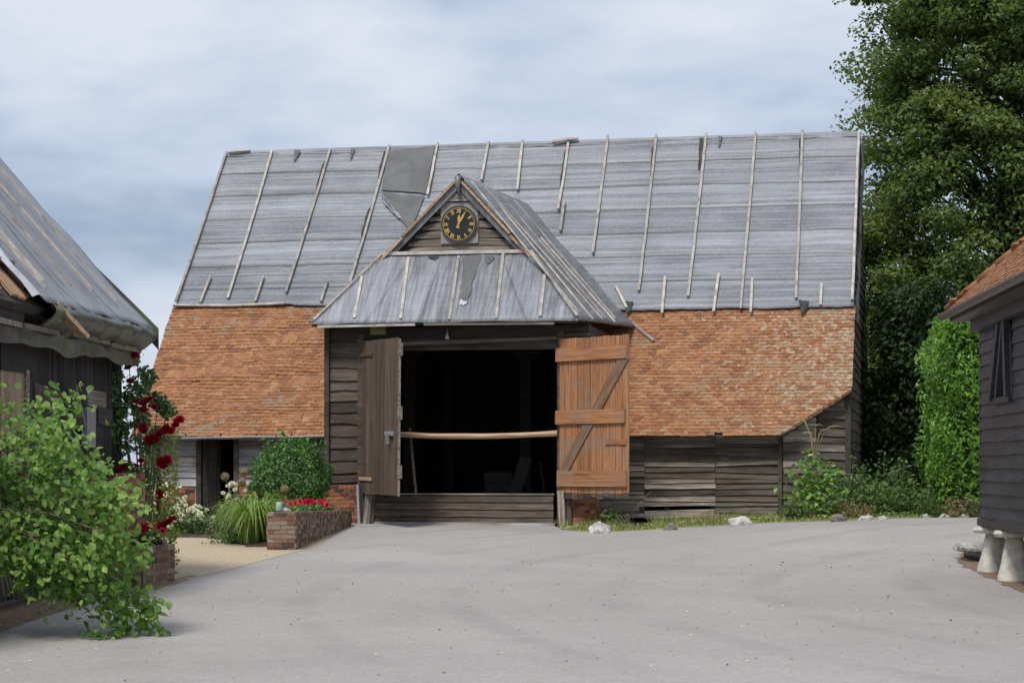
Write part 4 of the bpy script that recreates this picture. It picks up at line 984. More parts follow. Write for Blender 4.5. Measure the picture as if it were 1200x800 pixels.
# torn silver felt at the broken end and the bare sarking boards
def torn(u, v):
    d = .02+4.6*u; return lroof(YF-.28*v*(1.5-u)+.06*noise.noise(Vector((d*3, v, 0))), d, .06+.14*v*noise.noise(Vector((d*1.5, v*2, 5)))+.05*math.sin(v*3))
MB().grid(torn, 40, 8).build('torn_felt', M_silver, lb, True)
for i in range(26):
    y0 = YF-.10-i*.235; d0 = random.uniform(.03, .14) if i % 4 else .3
    Mx = Matrix((ls, Vector((0, 1, 0)).cross(ls)*-1 if False else ln.cross(ls), ln)).transposed().to_4x4(); Mx.translation = lroof(y0, d0, .0)
    me = MB().box(0, SLN-d0, -.21, 0, -.035, .0).mesh(M_deck); link('sarking_board', me, lb, Mx)
MB().bar(lroof(-4.3, .02, .05), lroof(-3.9, -.42, .0), .13, .05).build('loose_block', M_new, lb)
MB().bar(lroof(-4.62, .62, .03), lroof(-9, .62, .03), .10, .06).build('cross_batten', M_deck, lb)
MB().bar((-.2, -10.5, lz-.10), (-.2, -4.9, lz-.10), .12, .22).build('wall_plate', M_inner, lb)
# long wall facing the yard: dark vertical boards, patches, bare ply, brick foot
WX = -.36
MB().box(WX-.14, WX-.05, -LN, -.02, 0, lz-.1).build('wall_core', M_inner, lb)
y = -LN
while y < -.1:
    w = random.uniform(.16, .26); h0 = random.choice((.0, .02, .05)); me = board_mesh(lz-.35-h0, w-.012, .03+random.uniform(-.008, .015), .03, M_tar, .012)
    link('wall_board', me, lb, Matrix((Vector((0, 0, 1)), Vector((-1, 0, 0)), Vector((0, -1, 0)))).transposed().to_4x4()) if False else None
    M = frame((WX-.02, y+w, h0), (0, 1, 0))
    # plank up the wall: x->up, z->along -y, outward +x
    M = Matrix((Vector((0, 0, 1)), Vector((-1, 0, 0)), Vector((0, -1, 0)))).transposed().to_4x4(); M.translation = Vector((WX-.03, y+w, h0))
    link('wall_board', me, lb, M); y += w
MB().box(WX-.0, WX+.03, -5.15, -4.30, 1.55, 2.62).build('ply_panel', M_ply, lb)
MB().box(WX, WX+.06, -4.32, -4.20, 1.4, 2.66).build('frame_post', M_gable, lb)
MB().box(WX-.01, WX+.05, -5.2, -3.9, 2.62, 2.98).build('cover_board', M_tar, lb)
for i, (y0, z0, w, h) in enumerate(((-3.9, 2.25, 1.1, .2), (-1.7, 2.3, .9, .22), (-3.4, 1.95, .8, .2), (-1.2, 2.05, .7, .24), (-3.7, 1.55, .9, .22), (-3.2, 1.25, .8, .24), (-2.6, 1.6, .7, .2), (-2.2, 1.25, .9, .26), (-1.6, 1.75, .7, .3), (-3.6, 1.0, .9, .2), (-1.5, 1.3, .8, .25))):
    me = board_mesh(w, h, .05, .03, (M_dark, M_gable, M_tar)[i % 3], .03); link('patch_board', me, lb, frame((WX+.02, y0+w, z0), (0, 1, 0)) @ Matrix.Rotation(math.pi, 4, 'Z') @ Matrix.Rotation(random.uniform(-.08, .08), 4, 'Y'))
MB().bar((WX+.10, -2.65, 2.55), (WX+.10, -2.25, 2.05), .05, .12, (1, 0, 0)).build('hanging_board', M_gable, lb)
MB().box(WX+.05, WX+.12, -2.05, -1.65, 1.78, 2.28).build('hanging_sheet', M_zinc, lb)
# brick corner pier of the left barn
brick_face(lb, frame((-.62, -1.60, 0), (1, 0, 0)), .62, 1.45, M_brick, backing=.5)
brick_face(lb, frame((.0, -1.60, 0), (0, 1, 0)), 1.5, 1.45, M_brick, backing=.3)

# ================================================================ planters
pl1 = thing('brick_planter', 'low weathered brick planter by the left barn corner', 'planter', G(-4.88, 27.1, -.03), math.atan2(.32, 1.1)*-1, 'brick planters')
# local y runs away along the barn, x to the right
brick_face(pl1, frame((0, 0, 0), (0, 1, 0)), 1.15, .56, M_brickold)
brick_face(pl1, frame((-.62, 0, 0), (1, 0, 0)), .62, .56, M_brickold)
MB().box(-.6, -.11, .11, 1.12, .3, .5).build('soil', M_soil, pl1)
MB().box(-.58, -.0, 1.06, 1.15, 0, .55).build('end_wall', M_mortar, pl1)
px0, py0, px1, py1 = -3.58, 34.45, -3.24, 42.0
pl2 = thing('brick_planter', 'long weathered brick planter running up to the porch with red flowers', 'planter', G(px0, py0, -.03), -math.atan2(px1-px0, py1-py0), 'brick planters')
PLN = math.hypot(px1-px0, py1-py0); ptop = lambda x: .66-.016*x
brick_face(pl2, frame((0, 0, 0), (0, 1, 0)), PLN, .66, M_brickold, joined=True, backing=.2, top=ptop, shear=-.016)
brick_face(pl2, frame((-.46, 0, 0), (1, 0, 0)), .46, .66, M_brickold)
brick_face(pl2, frame((-.47, PLN, 0), (0, -1, 0)), PLN, .66-.016*PLN, M_brickold, joined=True, backing=.1, top=lambda x: .66-.016*(PLN-x), shear=.016)
MB().add([(-.36, .11, .5), (-.2, .11, .52), (-.2, PLN, .42), (-.36, PLN, .4)], [(0, 1, 2, 3)]).build('soil', M_soil, pl2)
MB().tube([G(-4.77, 26.9, 0), G(-4.77, 26.9, .58)], .012, 6).build('iron_rod', M_plast)
tag(bpy.data.objects['iron_rod'], 'thin black rod standing against the left brick planter', 'rod')

# ================================================================ vegetation
def tubes(name, paths, m, parent, n=6):
    mb = MB()
    for pts, rad in paths: mb.tube(pts, rad, n, cap=False)
    return mb.build(name, m, parent, True)
# --- the big beech behind the barn
def beech(name, x, y, H, label, spec, m, per, lsize, trunk_r, seed, group=None, shift=(0, 0)):
    rs = np.random.default_rng(seed); base = G(x, y); t = thing(name, label, 'tree', base, 0, group)
    tr = [(0, 0, -.2), (.05, .05, H*.2), (-.1, .1, H*.45), (.1, 0, H*.7), (.05, .05, H*.93)]
    tubes('trunk', [(tr, [trunk_r*1.25, trunk_r, trunk_r*.75, trunk_r*.45, trunk_r*.1])], M_bark, t, 10)
    ends = []; rad = []; paths = []
    for zlo, zhi, rx, ry, n in spec:
        for i in range(n):
            a = rs.uniform(0, 2*math.pi) if i % 3 == 0 else rs.uniform(math.pi*.95, math.pi*2.05); f = rs.uniform(.35, 1.)**.6; z = rs.uniform(zlo, zhi)
            p = np.array([rx*f*math.cos(a)+shift[0], ry*f*math.sin(a)+shift[1], z]); ends.append(p); rad.append(rs.uniform(.55, 1.05))
            if i % 2 == 0:
                s = Vector((0, 0, max(1., z-rs.uniform(1., 2.5)))); q = Vector(p); mid = s.lerp(q, .5)+Vector((0, 0, .5))
                paths.append(([s, mid, q], [.09, .05, .015]))
    tag(tubes('limbs', paths, M_bark, t, 5), kind='stuff')
    C, N = clumps(ends, rad, per, .55, .35)
    # leaves hang along drooping sprays
    foliage('crown', C, N, lsize, m, t, .62)
    # sprays of leaves that break the outline
    C2 = []; N2 = []; pth = []
    for p in ends:
        if rs.random() < .75:
            d = np.array([p[0]-shift[0], p[1]-shift[1], 0.]); d /= max(.1, np.linalg.norm(d)); L = rs.uniform(.5, 1.25)
            for k in range(46):
                u = rs.random(); q = p+d*L*(.25+u)+np.array([0, 0, .25*u-.9*u*u*L*.5])+rs.normal(size=3)*.10
                C2.append(q); N2.append(rs.normal(size=3)*.5+np.array([0, 0, .8]))
            pth.append(([Vector(p), Vector(p+d*L*.6+np.array([0, 0, .05])), Vector(p+d*L*1.15+np.array([0, 0, -.35*L]))], [.02, .012, .004]))
    foliage('spray_leaves', np.array(C2), np.array(N2), lsize, m, t, .6); tag(tubes('twigs', pth, M_bark, t, 4), kind='stuff')
    return t
beech('beech_tree', 12.7, 53., 15.5, 'tall beech tree with olive green crown behind the right end of the barn',
      [(.8, 5.5, 4.5, 3.2, 100), (5.0, 9.0, 4.4, 3.6, 160), (8.6, 13.2, 3.7, 3.4, 210), (12.3, 16.8, 3.2, 2.8, 135)], M_beech, 360, .135, .42, 11)
beech('beech_tree', 18., 56., 16., 'second tall beech partly hidden behind the granary roof at the right edge',
      [(1.5, 7., 4., 3.0, 45), (6., 12, 4.2, 3.2, 60), (11., 16, 3.4, 3., 40)], M_beech, 210, .18, .42, 12)
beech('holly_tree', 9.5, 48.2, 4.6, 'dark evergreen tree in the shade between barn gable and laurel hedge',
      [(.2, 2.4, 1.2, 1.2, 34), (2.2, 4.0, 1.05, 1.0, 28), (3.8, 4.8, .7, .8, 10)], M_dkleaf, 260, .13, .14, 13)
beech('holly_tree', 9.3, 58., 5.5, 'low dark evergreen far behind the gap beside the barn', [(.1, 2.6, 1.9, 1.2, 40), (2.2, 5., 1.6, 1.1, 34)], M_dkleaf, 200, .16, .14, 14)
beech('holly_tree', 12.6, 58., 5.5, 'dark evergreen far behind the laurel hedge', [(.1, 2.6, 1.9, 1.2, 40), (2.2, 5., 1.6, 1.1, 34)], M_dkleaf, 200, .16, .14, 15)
# --- laurel hedge
hx0, hx1, hy0, hy1, hz = 8.34, 13., 40.7, 43.0, 4.0
lh = thing('laurel_hedge', 'tall bright green laurel hedge between barn and granary', 'hedge', G(10, 41.8))
n = 21000; P = rng.random((n, 3)); side_ = rng.random(n); 
X = hx0+(hx1-hx0)*P[:, 0]; Y = hy0+.5*P[:, 1]**1.5; Z = hz*P[:, 2]
N_ = np.tile([0, -.6, .6], (n, 1))+rng.normal(size=(n, 3))*.6
left = side_ < .22; X[left] = hx0+.35*P[left, 0]**1.3; Y[left] = hy0+(hy1-hy0)*P[left, 1]; N_[left] = np.array([-.9, -.3, .4])+rng.normal(size=(left.sum(), 3))*.45
topm = side_ > .86; Z[topm] = hz-.35*P[topm, 2]; Y[topm] = hy0+(hy1-hy0)*P[topm, 1]; N_[topm] = np.array([0, -.2, .9])+rng.normal(size=(topm.sum(), 3))*.4
bul = np.array([noise.noise(Vector((x*1.1, y*1.1, z*1.2))) for x, y, z in zip(X, Y, Z)])
Y = Y-.30*bul-.10*np.sin(Z*1.1); X = X-.28*bul*(X < hx0+.6)+np.where(X < hx0+1.2, .30*np.clip((Z-3.2)/.9, 0, 1)**2, 0)
Z = Z+.22*bul*(Z > hz-.7)
C = np.stack([X-10, Y-41.8, Z+.05], 1)
foliage('foliage', C, N_, .125, M_laurel, lh, .42)
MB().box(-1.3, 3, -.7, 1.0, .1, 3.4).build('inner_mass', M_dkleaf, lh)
# picked-out single leaves on the near face
lm = [single_leaf(M_laurel, .17, .34) for _ in range(3)]
for i in range(160):
    x = random.uniform(hx0+.05, 9.3); z = random.uniform(.3, 3.8)
    o = link('leaf', random.choice(lm), lh); o.location = (x-10, hy0-41.8-.08-.28*noise.noise(Vector((x*1.1, hy0*1.1, z*1.2)))-.10*math.sin(z*1.1), z)
    o.rotation_euler = (random.uniform(.3, 1.1), random.uniform(-1.3, -.4), random.uniform(-2.6, -.6))
# --- rough plants in front of the gable end
def weed(name, label, x, y, r, h, m, n, lsize, seed, asp=.5, group=None, stalks=8, dry=0, cat='plant'):
    base = G(x, y); t = thing(name, label, cat, base, 0, group); paths = []; Cs = []; Ns = []
    for i in range(stalks):
        a = random.uniform(0, 6.28); rr = r*math.sqrt(random.random()); hh = h*random.uniform(.55, 1.)*(1-.45*(rr/r)**2)
        b = Vector((rr*.6*math.cos(a), rr*.6*math.sin(a), -.03)); tp = Vector((rr*1.1*math.cos(a), rr*1.1*math.sin(a), hh)); mid = b.lerp(tp, .5)+Vector((0, 0, .05))
        paths.append(([b, mid, tp], [.010, .008, .004]))
        for k in range(n//stalks):
            u = random.uniform(.12, 1.03); p = b.lerp(tp, u); w = .13*h*(1.15-u)+.05
            Cs.append((p.x+random.gauss(0, w), p.y+random.gauss(0, w), p.z+random.gauss(0, .05))); d = Vector((random.gauss(0, .6), random.gauss(-.25, .6), .8)); Ns.append(tuple(d))
    tubes('stems', paths, M_twig, t, 4); foliage('foliage', Cs, Ns, lsize, m, t, asp); return t
nl_ = ['tall nettle clump at the barn corner below the dark gable', 'nettle clump in the middle of the weeds before the dark gap', 'nettle clump touching the left edge of the laurel hedge', 'low nettle clump in front of the taller weeds']
for i, (x, y, r, h) in enumerate(((6.95, 41.6, .55, 1.25), (7.45, 41.9, .6, 1.3), (7.95, 41.2, .5, .9), (7.3, 41.0, .5, .75))):
    weed('nettle_clump', nl_[i], x, y, r, h, M_nettle, 900, .10, i, group='nettles by the barn corner', stalks=18)
weed('young_elder', 'young leafy elder sapling growing against the angled barn corner wall', 5.95, 41.0, .40, 1.75, M_laurel, 560, .13, 5, asp=.55, stalks=7, cat='sapling')
weed('low_weed', 'low green weed at the foot of the angled corner wall', 5.6, 40.95, .35, .5, M_nettle, 300, .09, 6)
weed('low_weed', 'low leafy weed beside the right brick pier', 2.05, 41.0, .25, .55, M_nettle, 220, .08, 7)
weed('dock_weed', 'small weed under the young elder at the wall foot', 6.3, 40.75, .4, .6, M_nettle, 360, .09, 8)
mb = MB()
for k in range(14):
    a = random.uniform(0, 6.28); mb.tube([(0, 0, 0), (.12*math.cos(a), .1*math.sin(a), random.uniform(.15, .3)), (.35*math.cos(a), .25*math.sin(a), random.uniform(.02, .35))], [.006, .005, .002], 4, cap=False)
o = mb.build('dry_weed', M_dry); o.location = G(3.95, 40.75); tag(o, 'dry straw-coloured weed heap against the wall boards', 'plant')
mb = MB()
mb.tube([(0, 0, 0), (.25, .02, .3), (.5, .06, .62), (.62, .08, .72)], [.012, .01, .008, .004], 5, cap=False); mb.tube([(.1, 0, .1), (.0, -.1, .25), (-.1, -.1, .2)], [.008, .006, .003], 5, cap=False)
for k in range(5): mb.tube([(.05*k, 0, .02), (.06*k-.1, -.1, .18+.03*k), (.02*k+.15, -.2, .02)], .005, 4, cap=False)
o = mb.build('dead_branch', M_twig); o.location = G(2.1, 40.7); tag(o, 'bent dead branch leaning on the lower wall boards', 'branch')
mb = MB()
for k, (dx_, hh) in enumerate(((-.32, 1.95), (.05, 1.85), (.22, 1.75), (.48, 1.82), (-.12, 1.7))):
    pts = [(dx_*(q/8)**1.6+(.12*math.copysign(1, dx_)*max(0, q-6)/2), -.02*q/8, .8+(hh-.8)*math.sin(q/8*math.pi*.58)) for q in range(9)]
    mb.tube(pts, [.008]*5+[.016, .020, .016, .004], 5, cap=False)
o = mb.build('dry_stalks', M_dry); o.location = G(5.95, 41.05); tag(o, 'dry drooping buddleia stalks above the elder sapling', 'stalks')
for i, (x, y, lab) in enumerate(((8.1, 40.6, 'tall dry grass tuft at the left foot of the laurel hedge'), (8.7, 40.55, 'tall dry grass tuft at the middle foot of the laurel hedge'), (9.1, 40.6, 'tall dry grass tuft at the hedge foot nearest the granary'), (6.6, 40.7, 'dry grass tuft before the nettles at the barn corner'))):
    weed('grass_tuft', lab, x, y, .4, .42, M_dry if i % 2 else M_nettle, 420, .12, 60+i, asp=.14, group='grass tufts along the verge', stalks=24)
# --- verge grass and flowers
n = 16000; gx_ = rng.uniform(1.0, 12.5, n); vy = np.array([verge_y(x) for x in gx_]); u = rng.random(n)**.8; gy_ = vy-.03+u*1.3
keep = np.array([noise.noise(Vector((x*1.4, y*1.4, 0))) for x, y in zip(gx_, gy_)]) > -.28; gx_, gy_ = gx_[keep], gy_[keep]; u = u[keep]; n = len(gx_)
gzv = gz(gx_, gy_); hgt = rng.uniform(.04, .13, n)*(0.65+1.2*u); a = rng.uniform(0, 2*math.pi, n); w = .012
lean = rng.normal(size=(n, 2))*.4*hgt[:, None]
V0 = np.stack([gx_-w*np.cos(a), gy_-w*np.sin(a), gzv], 1); V1 = np.stack([gx_+w*np.cos(a), gy_+w*np.sin(a), gzv], 1); V2 = np.stack([gx_+lean[:, 0], gy_+lean[:, 1], gzv+hgt], 1)
V = np.stack([V0, V1, V2], 1).reshape(-1, 3); i = np.arange(n)*3
tag(link('verge_blades', mk(V, np.stack([i, i+1, i+2], 1), M_grass)), 'short rough grass of the verge below the barn wall', 'grass', kind='stuff')
n = 110; gx_ = rng.uniform(1.2, 9, n); gy_ = np.array([verge_y(x) for x in gx_])+rng.uniform(.05, .7, n); C = np.stack([gx_, gy_, gz(gx_, gy_)+.09], 1)
M_yel = leafm('yellow flower', [(.2, (.45, .38, .10)), (.8, (.62, .58, .38))], .2)
foliage('verge_flowers', C, np.tile([0, -.5, 1.], (n, 1)), .035, M_yel, None, 1.); tag(bpy.data.objects['verge_flowers'], 'tiny yellow and cream flowers scattered through the verge grass', 'flowers')
rock('rock', 1.64, 39.35, .21, .16, .17, M_flint, 'white flint rock on the verge below the orange door', 1)
rock('rock', 3.02, 39.75, .12, .10, .12, M_rockd, 'small brown rounded rock on the verge edge', 2)
rock('rock', 4.40, 40.15, .24, .14, .15, M_flint, 'broad grey and white rock on the verge below the wall', 3)
rock('rock', 6.22, 39.75, .15, .12, .12, M_rockd, 'jagged dark rock on the verge near the nettles', 4)
rock('rock', 6.75, 39.75, .15, .10, .08, M_flint, 'flat pale rock on the verge right of the dark one', 5)
for k, (x, y) in enumerate(((8.0, 40.35), (8.35, 40.3), (8.75, 40.4), (7.1, 39.95))):
    rock('rock', x, y, .09, .07, .06, M_flint, ['leftmost of three small pale stones before the laurel hedge', 'middle of three small pale stones before the laurel hedge', 'small pale stone at the road edge nearest the granary', 'small pale stone just right of the flat pale rock'][k], 7+k, 'small stones at the road edge')
# --- round green shrub by the porch
def round_shrub(name, label, c, r, h, m, n, lsize, cat='shrub'):
    t = thing(name, label, cat, G(c[0], c[1])); d = rand_dirs(n); f = .62+.38*rng.random(n)**.5
    b = np.array([1+.22*noise.noise(Vector(tuple(v*1.9)))+.12*noise.noise(Vector(tuple(v*4.5))) for v in d])
    C = d*(f*b)[:, None]*np.array([r, r, h/2])+np.array([0, 0, h*.5]); N = d+rng.normal(size=(n, 3))*.5+np.array([0, 0, .3])
    k = C[:, 2] > 0; foliage('foliage', C[k], N[k], lsize, m, t, .5)
    pts = []; 
    for i in range(14):
        a = random.uniform(0, 6.28); q = random.uniform(.3, .95)*r; pts.append(([(0, 0, 0), (q*.4*math.cos(a), q*.4*math.sin(a), h*.4), (q*.9*math.cos(a), q*.9*math.sin(a), h*random.uniform(.6, 1.03))], [.02, .012, .004]))
    tubes('stems', pts, M_twig, t, 5)
    C = []; N = []
    for p_, _ in pts:
        tip = Vector(p_[2])
        for k in range(22): q = tip+Vector((random.gauss(0, .05), random.gauss(0, .05), random.uniform(-.2, .14))); C.append(tuple(q)); N.append((random.gauss(0, .6), random.gauss(-.3, .6), .7))
    foliage('shoot_leaves', C, N, lsize, m, t, .5); return t
round_shrub('round_shrub', 'dense rounded green shrub in front of the left aisle wall', (-4.38, 41.3), .82, 1.78, M_shrub, 6500, .085)
# --- daylily clump and other bed plants
def strap_clump(name, label, x, y, r, h, n, m=M_strap, group=None):
    t = thing(name, label, 'plant', G(x, y, .04), 0, group)
    for i in range(n):
        a = random.uniform(0, 6.28); L = r*random.uniform(.6, 1.15); hh = h*random.uniform(.65, 1.1); s0 = random.uniform(0, .3)*r; wd = random.uniform(.010, .016); dr = random.uniform(.62, .97); V = []; F = []
        dx, dy = math.cos(a), math.sin(a)
        for k in range(7):
            q = k/6; rr = s0+L*q**1.25; z = hh*math.sin(q**.85*math.pi*dr)-.02; w = wd*(1-q**2.5)+.001
            V += [(rr*dx-w*dy, rr*dy+w*dx, z), (rr*dx+w*dy, rr*dy-w*dx, z)]
        F = [(2*k, 2*k+1, 2*k+3, 2*k+2) for k in range(6)]; link('blade', mk(V, F, m), t)
    return t
strap_clump('daylily_clump', 'arching clump of strappy yellow-green leaves beside the brick planter', -4.45, 35.9, .85, .70, 230)
strap_clump('daylily_clump', 'upper strappy clump between planter and round shrub', -4.55, 37.6, .65, .75, 150)
strap_clump('daylily_clump', 'small strappy clump above the planter under the round shrub', -3.95, 39.3, .45, .55, 60)
weed('bed_plant', 'soft green mound at the left of the strappy leaves', -4.95, 37.6, .42, .62, M_shrub, 700, .06, 21, asp=.3, stalks=20)
weed('bed_plant', 'low dark green edging plant at the gravel edge', -4.85, 36.2, .42, .28, M_shrub, 700, .06, 22, stalks=16)
weed('bed_plant', 'feathery purple-brown plant before the side doorway', -5.35, 38.4, .30, .62, M_purple, 700, .05, 23, asp=.2, stalks=22)
weed('bed_plant', 'leafy green plant rising at the back of the planter', -3.7, 40.9, .35, .75, M_nettle, 360, .08, 24)
def allium(x, y, h, lean, label):
    t = thing('allium_seedhead', label, 'flower', G(x, y, .05), 0, 'dry allium heads')
    MB().tube([(0, 0, 0), (lean*.5, 0, h*.55), (lean, 0, h)], .008, 5).build('stem', M_dry, t)
    d = rand_dirs(260); foliage('seed_head', d*(.085*(.6+.4*rng.random(260)))[:, None]+np.array([lean, 0, h]), d, .04, M_dry, t, .5)
allium(-4.95, 38.0, 1.05, -.28, 'left dry allium head before the dark side doorway'); allium(-4.72, 38.2, 1.12, -.2, 'tallest dry allium head before the side doorway'); allium(-4.78, 38.0, .95, -.15, 'lower dry allium head close behind the tallest one'); allium(-3.95, 37.2, .85, -.1, 'dry allium head above the strappy leaves')
# rose blooms -----------------------------------------------------------
def bloom(m, r):
    V = []; F = []
    for lay, (n, tilt, rr) in enumerate(((6, .25, 1.), (5, .75, .8), (4, 1.15, .55))):
        for k in range(n):
            a = 2*math.pi*k/n+lay*.5+random.uniform(-.2, .2); q = len(V)
            for i in range(3):
                for j in (-1, 0, 1):
                    u = i/2; w = (.28+.45*math.sin(math.pi*min(.75, u*.75+.12)))*rr*j; e = rr*u
                    x = e*math.cos(tilt*(1+.3*u)); z = e*math.sin(tilt*(1+.3*u))+.10*abs(j)*u+random.uniform(-.05, .05)
                    V.append(((x*math.cos(a)-w*math.sin(a))*r, (x*math.sin(a)+w*math.cos(a))*r, z*r))
            for i in range(2):
                for j in range(2): b = q+i*3+j; F.append((b, b+1, b+4, b+3))
    return mk(V, F, m)
BR = [bloom(M_red, .066) for _ in range(6)]; BW = [bloom(M_whitep, .05) for _ in range(3)]; BP = [bloom(M_pink, .05) for _ in range(3)]
def put_bloom(pool, p, t, s=1., nm='rose_bloom'):
    o = link(nm, random.choice(pool), t); o.location = p; o.rotation_euler = (random.uniform(.4, 1.5), random.uniform(-.5, .5), random.uniform(-.8, .8)); o.scale = (s, s, s); return o
def SXZ(px, py, d): return Vector(((px-600)*d/2444, d, EYE+(546-py)*d/2444))    # a survey sighting at known distance
# climbing rose on the left barn corner
cx, cy = -5.05, 28.7
rose = thing('climbing_rose', 'climbing red rose scrambling up the corner of the left barn', 'rose', G(cx, cy)); rb = rose.location
sight = [(135, 440, 28.3), (150, 415, 28.4), (160, 455, 28.5), (140, 480, 28.3), (165, 490, 28.6), (150, 520, 28.4), (172, 440, 28.7), (175, 520, 28.7), (130, 505, 28.2), (185, 470, 28.8), (150, 550, 28.4), (170, 560, 28.6), (195, 480, 28.8), (125, 460, 28.2), (185, 510, 28.8), (160, 400, 28.5), (155, 470, 28.5), (145, 500, 28.4)]
ends = [SXZ(*s)-rb for s in sight]
tubes('stems', [([(0, 0, 0), Vector((e_.x*.4, e_.y*.4-.05, e_.z*.5)), e_], [.016, .011, .005]) for e_ in ends], M_twig, rose, 5)
C, N = clumps([tuple(e_) for e_ in ends], [random.uniform(.12, .22) for _ in ends], 150, .95, .1); foliage('foliage', C, N+np.array([.1, -.4, 0]), .068, M_rosel, rose, .6, fine=True)
for px, py in ((150, 394), (153, 400), (146, 398), (155, 416), (151, 420), (150, 432), (152, 447), (158, 471), (168, 472), (173, 470), (176, 468), (181, 477), (167, 481), (186, 508), (178, 512), (173, 515), (182, 516), (176, 519), (193, 503), (196, 503), (206, 499), (208, 494), (201, 505), (211, 492), (188, 541), (193, 545), (196, 539), (187, 578), (188, 582), (193, 614), (199, 612), (204, 608), (190, 617), (165, 540), (160, 546), (106, 520), (143, 548), (167, 500), (170, 505)):
    put_bloom(BR, SXZ(px+random.uniform(-1, 1), py, 28.15+.004*(px-150))-rb, rose, random.uniform(.6, 1.25))
# golden column and pink planter flowers
gc = thing('golden_box', 'narrow column of golden-leaved box behind the left barn corner', 'shrub', G(-4.98, 29.4))
n = 1700; P = rng.random((n, 3)); zz = P[:, 2]*2.1
C = np.stack([(P[:, 0]-.5)*.52, (P[:, 1]-.5)*.5, zz], 1); foliage('foliage', C, rng.normal(size=(n, 3))*.6+np.array([.2, -.5, .5]), .06, M_gold, gc, .6)
MB().tube([(0, 0, 0), (0, 0, 2.)], [.05, .02], 7).build('stem', M_twig, gc)
def potted(label, x, y, z, n, w, tray=None, d=.3):
    t = thing('geranium', label, 'flowers', (x, y, z), 0, 'geraniums in the planters')
    if tray: MB().box(-w, w, -.08, .12, -.10, .02).build('trough', M_plast, t)
    C = [(random.uniform(-w, w), random.uniform(-d, d), random.uniform(0, .14)) for _ in range(n*16)]
    foliage('foliage', C, [(random.gauss(0, .5), random.gauss(-.3, .5), .8) for _ in C], .06, M_shrub, t, .8)
    for k in range(n): put_bloom(BP, (random.uniform(-w, w), random.uniform(-d, d*.3), random.uniform(.12, .22)), t, random.uniform(.8, 1.2), 'flower_head')
potted('pink geraniums in a dark trough on the left planter', -4.86, 27.9, float(gz(-4.9, 27.9))+.56, 9, .20, True, .25)
for k, (yy, lab) in enumerate(((36.2, 'red geraniums nearest the front corner of the long planter'), (37.6, 'red geraniums second along the long planter'), (39.0, 'red geraniums third along the long planter'), (40.6, 'red geraniums at the porch end of the long planter'))):
    xx = px0+(px1-px0)*(yy-py0)/(py1-py0)-.36; potted(lab, xx, yy, float(gz(xx, yy))+.60-.042*(yy-py0), 8, .14, False, .5)
t = thing('glass_jar', 'small pale bluish jar on the corner of the long planter', 'jar', Vector((-3.88, 34.75, float(gz(-3.9, 34.75))+.62))); M_jar = plain('pale glazed jar', (.38, .50, .47), .3)
MB().tube([(0, 0, 0), (0, 0, .02), (0, 0, .14), (0, 0, .16)], [.05, .06, .055, .045], 10).build('body', M_jar, t, True)
rock('rock', -3.74, 34.62, .06, .05, .06, M_flint, 'small white stone on the corner of the long planter', 30); bpy.data.objects[-1] if False else None
[o for o in bpy.data.objects if o.get('label', '').startswith('small white stone on the corner')][0].location.z += .62
# white roses in the bed
for i, (x, y, r, h, lab) in enumerate(((-6.55, 39.4, .62, .95, 'white rose bush at the left of the side doorway'), (-5.95, 38.6, .5, .62, 'low white rose bush at the gravel edge'), (-5.35, 40.6, .38, .98, 'white rose bush right before the side doorway'), (-6.4, 38.6, .4, .5, 'small white rose bush half hidden by the left planter'))):
    t = weed('white_rose_bush', lab, x, y, r, h, M_rosel, 900, .07, 40+i, asp=.6, group='white roses in the bed', stalks=16, cat='rose')
    for k in range(int(34*r/.6)):
        a = random.uniform(0, 6.28); q = r*math.sqrt(random.random()); put_bloom(BW, (q*math.cos(a), q*math.sin(a)-.1, h*random.uniform(.35, 1.0)*(1-.3*(q/r)**2)), t, random.uniform(.7, 1.25))
# --- broad-leaved branches overhanging the road at the left
fb = thing('hazel_bush', 'broad-leaved green bush arching over the road at the left edge', 'bush', G(-6.3, 21.6)); fo = fb.location
poly = [(-60, 480), (-10, 462), (25, 457), (45, 460), (85, 464), (86, 478), (50, 496), (95, 520), (138, 550), (152, 565), (150, 590), (146, 618), (158, 648), (150, 690), (185, 705), (190, 722), (150, 716), (125, 735), (108, 722), (80, 700), (45, 690), (20, 662), (-10, 650), (-60, 650)]
D0 = 21.3
def inpoly(x, y):
    c = False; n = len(poly)
    for i in range(n):
        (x1, y1), (x2, y2) = poly[i], poly[i-1]
        if (y1 > y) != (y2 > y) and x < (x2-x1)*(y-y1)/(y2-y1)+x1: c = not c
    return c
cl = []
while len(cl) < 165:
    x, y = random.uniform(-60, 195), random.uniform(445, 740)
    if inpoly(x, y): cl.append((x, y))
cl += [(150, 716), (165, 708), (180, 712), (188, 706), (118, 742), (135, 743), (150, 744), (165, 742), (178, 744), (190, 744), (172, 728), (176, 720)]
ends = []
for x, y in cl:
    d = D0+random.uniform(-.65, .65)*(1 if x < 120 else .4)
    p = SXZ(x, y, d); p.z = max(p.z, float(gz(p.x, p.y))+.05); ends.append(p-fo)
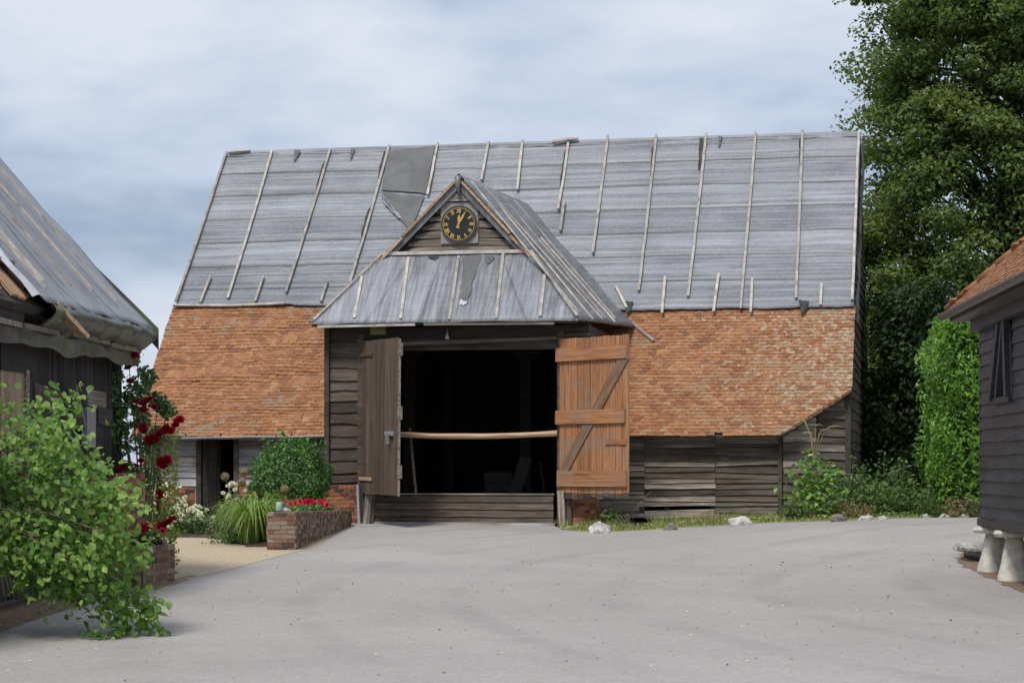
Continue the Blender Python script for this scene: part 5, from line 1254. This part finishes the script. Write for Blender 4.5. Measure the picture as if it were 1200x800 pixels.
tubes('stems', [([Vector((random.uniform(-.1, .1), random.uniform(-.3, .3), 0)), Vector((e_.x*.35, e_.y*.5, max(e_.z, .8)*.75+.5)), Vector((e_.x*.75, e_.y*.9, e_.z*.75+.45)), e_] if e_.z < 1.3 else [Vector((0, 0, 0)), Vector((e_.x*.4, e_.y*.5, e_.z*.7)), e_], [.014, .010, .007, .003] if e_.z < 1.3 else [.014, .009, .003]) for e_ in ends[::2]], M_twig, fb, 5)
C = []; N = []
for e_, (x, y) in zip(ends, cl):
    for k in range(27 if y < 735 and x < 160 else 11):
        s = .13 if x < 160 and y < 735 else .05
        C.append((e_.x+random.gauss(0, s), e_.y+random.gauss(0, s), max(.04 if False else -9, e_.z+random.gauss(0, s*.9)))); N.append((random.gauss(.1, .45), random.gauss(-.55, .4), .75+random.gauss(0, .3)))
C = np.array(C); N = np.array(N)
gmin = gz(C[:, 0]+fo.x, C[:, 1]+fo.y)-fo.z+.03; C[:, 2] = np.maximum(C[:, 2], gmin)
foliage('foliage', C, N, .074, M_front, fb, .76, axis=np.array([.3, -.1, -.6]), fine=True, sjit=.55)
fl = [single_leaf(M_front, s, .78) for s in (.055, .07, .085)]
order = sorted(range(len(C)), key=lambda i: C[i][1])[:900]
for i in random.sample(order, 280):
    o = link('leaf', random.choice(fl), fb); p = C[i]; o.location = (p[0]+random.uniform(-.03, .03), p[1]-.09, p[2]); 
    o.rotation_euler = (random.uniform(.15, .9), random.uniform(.3, 1.1), random.uniform(-2.4, -.2))
# roadside stakes and rank grass at the foot of the left barn
strap_clump('rank_grass', 'dry rank grass tuft at the foot of the left barn behind the bush', -5.75, 22.7, .35, .75, 60, M_dry)
# crumbs, fallen petals and leaves on the road
n = 260; X = rng.uniform(-6, 8, n); Y = rng.uniform(17.5, 36, n); C = np.stack([X, Y, gz(X, Y)+.008], 1)
foliage('road_crumbs', C, np.tile([0, 0, 1.], (n, 1))+rng.normal(size=(n, 3))*.2, .035, M_litter, None, .8); tag(bpy.data.objects['road_crumbs'], 'tiny dark leaf crumbs scattered over the grey road', 'debris')
n = 60; X = rng.uniform(-5.5, 4, n); Y = rng.uniform(17.5, 26, n); C = np.stack([X, Y, gz(X, Y)+.008], 1)
foliage('fallen_petals', C, np.tile([0, 0, 1.], (n, 1))+rng.normal(size=(n, 3))*.2, .035, M_whitep, None, .8); tag(bpy.data.objects['fallen_petals'], 'few pale fallen petals on the road below the bush', 'debris')
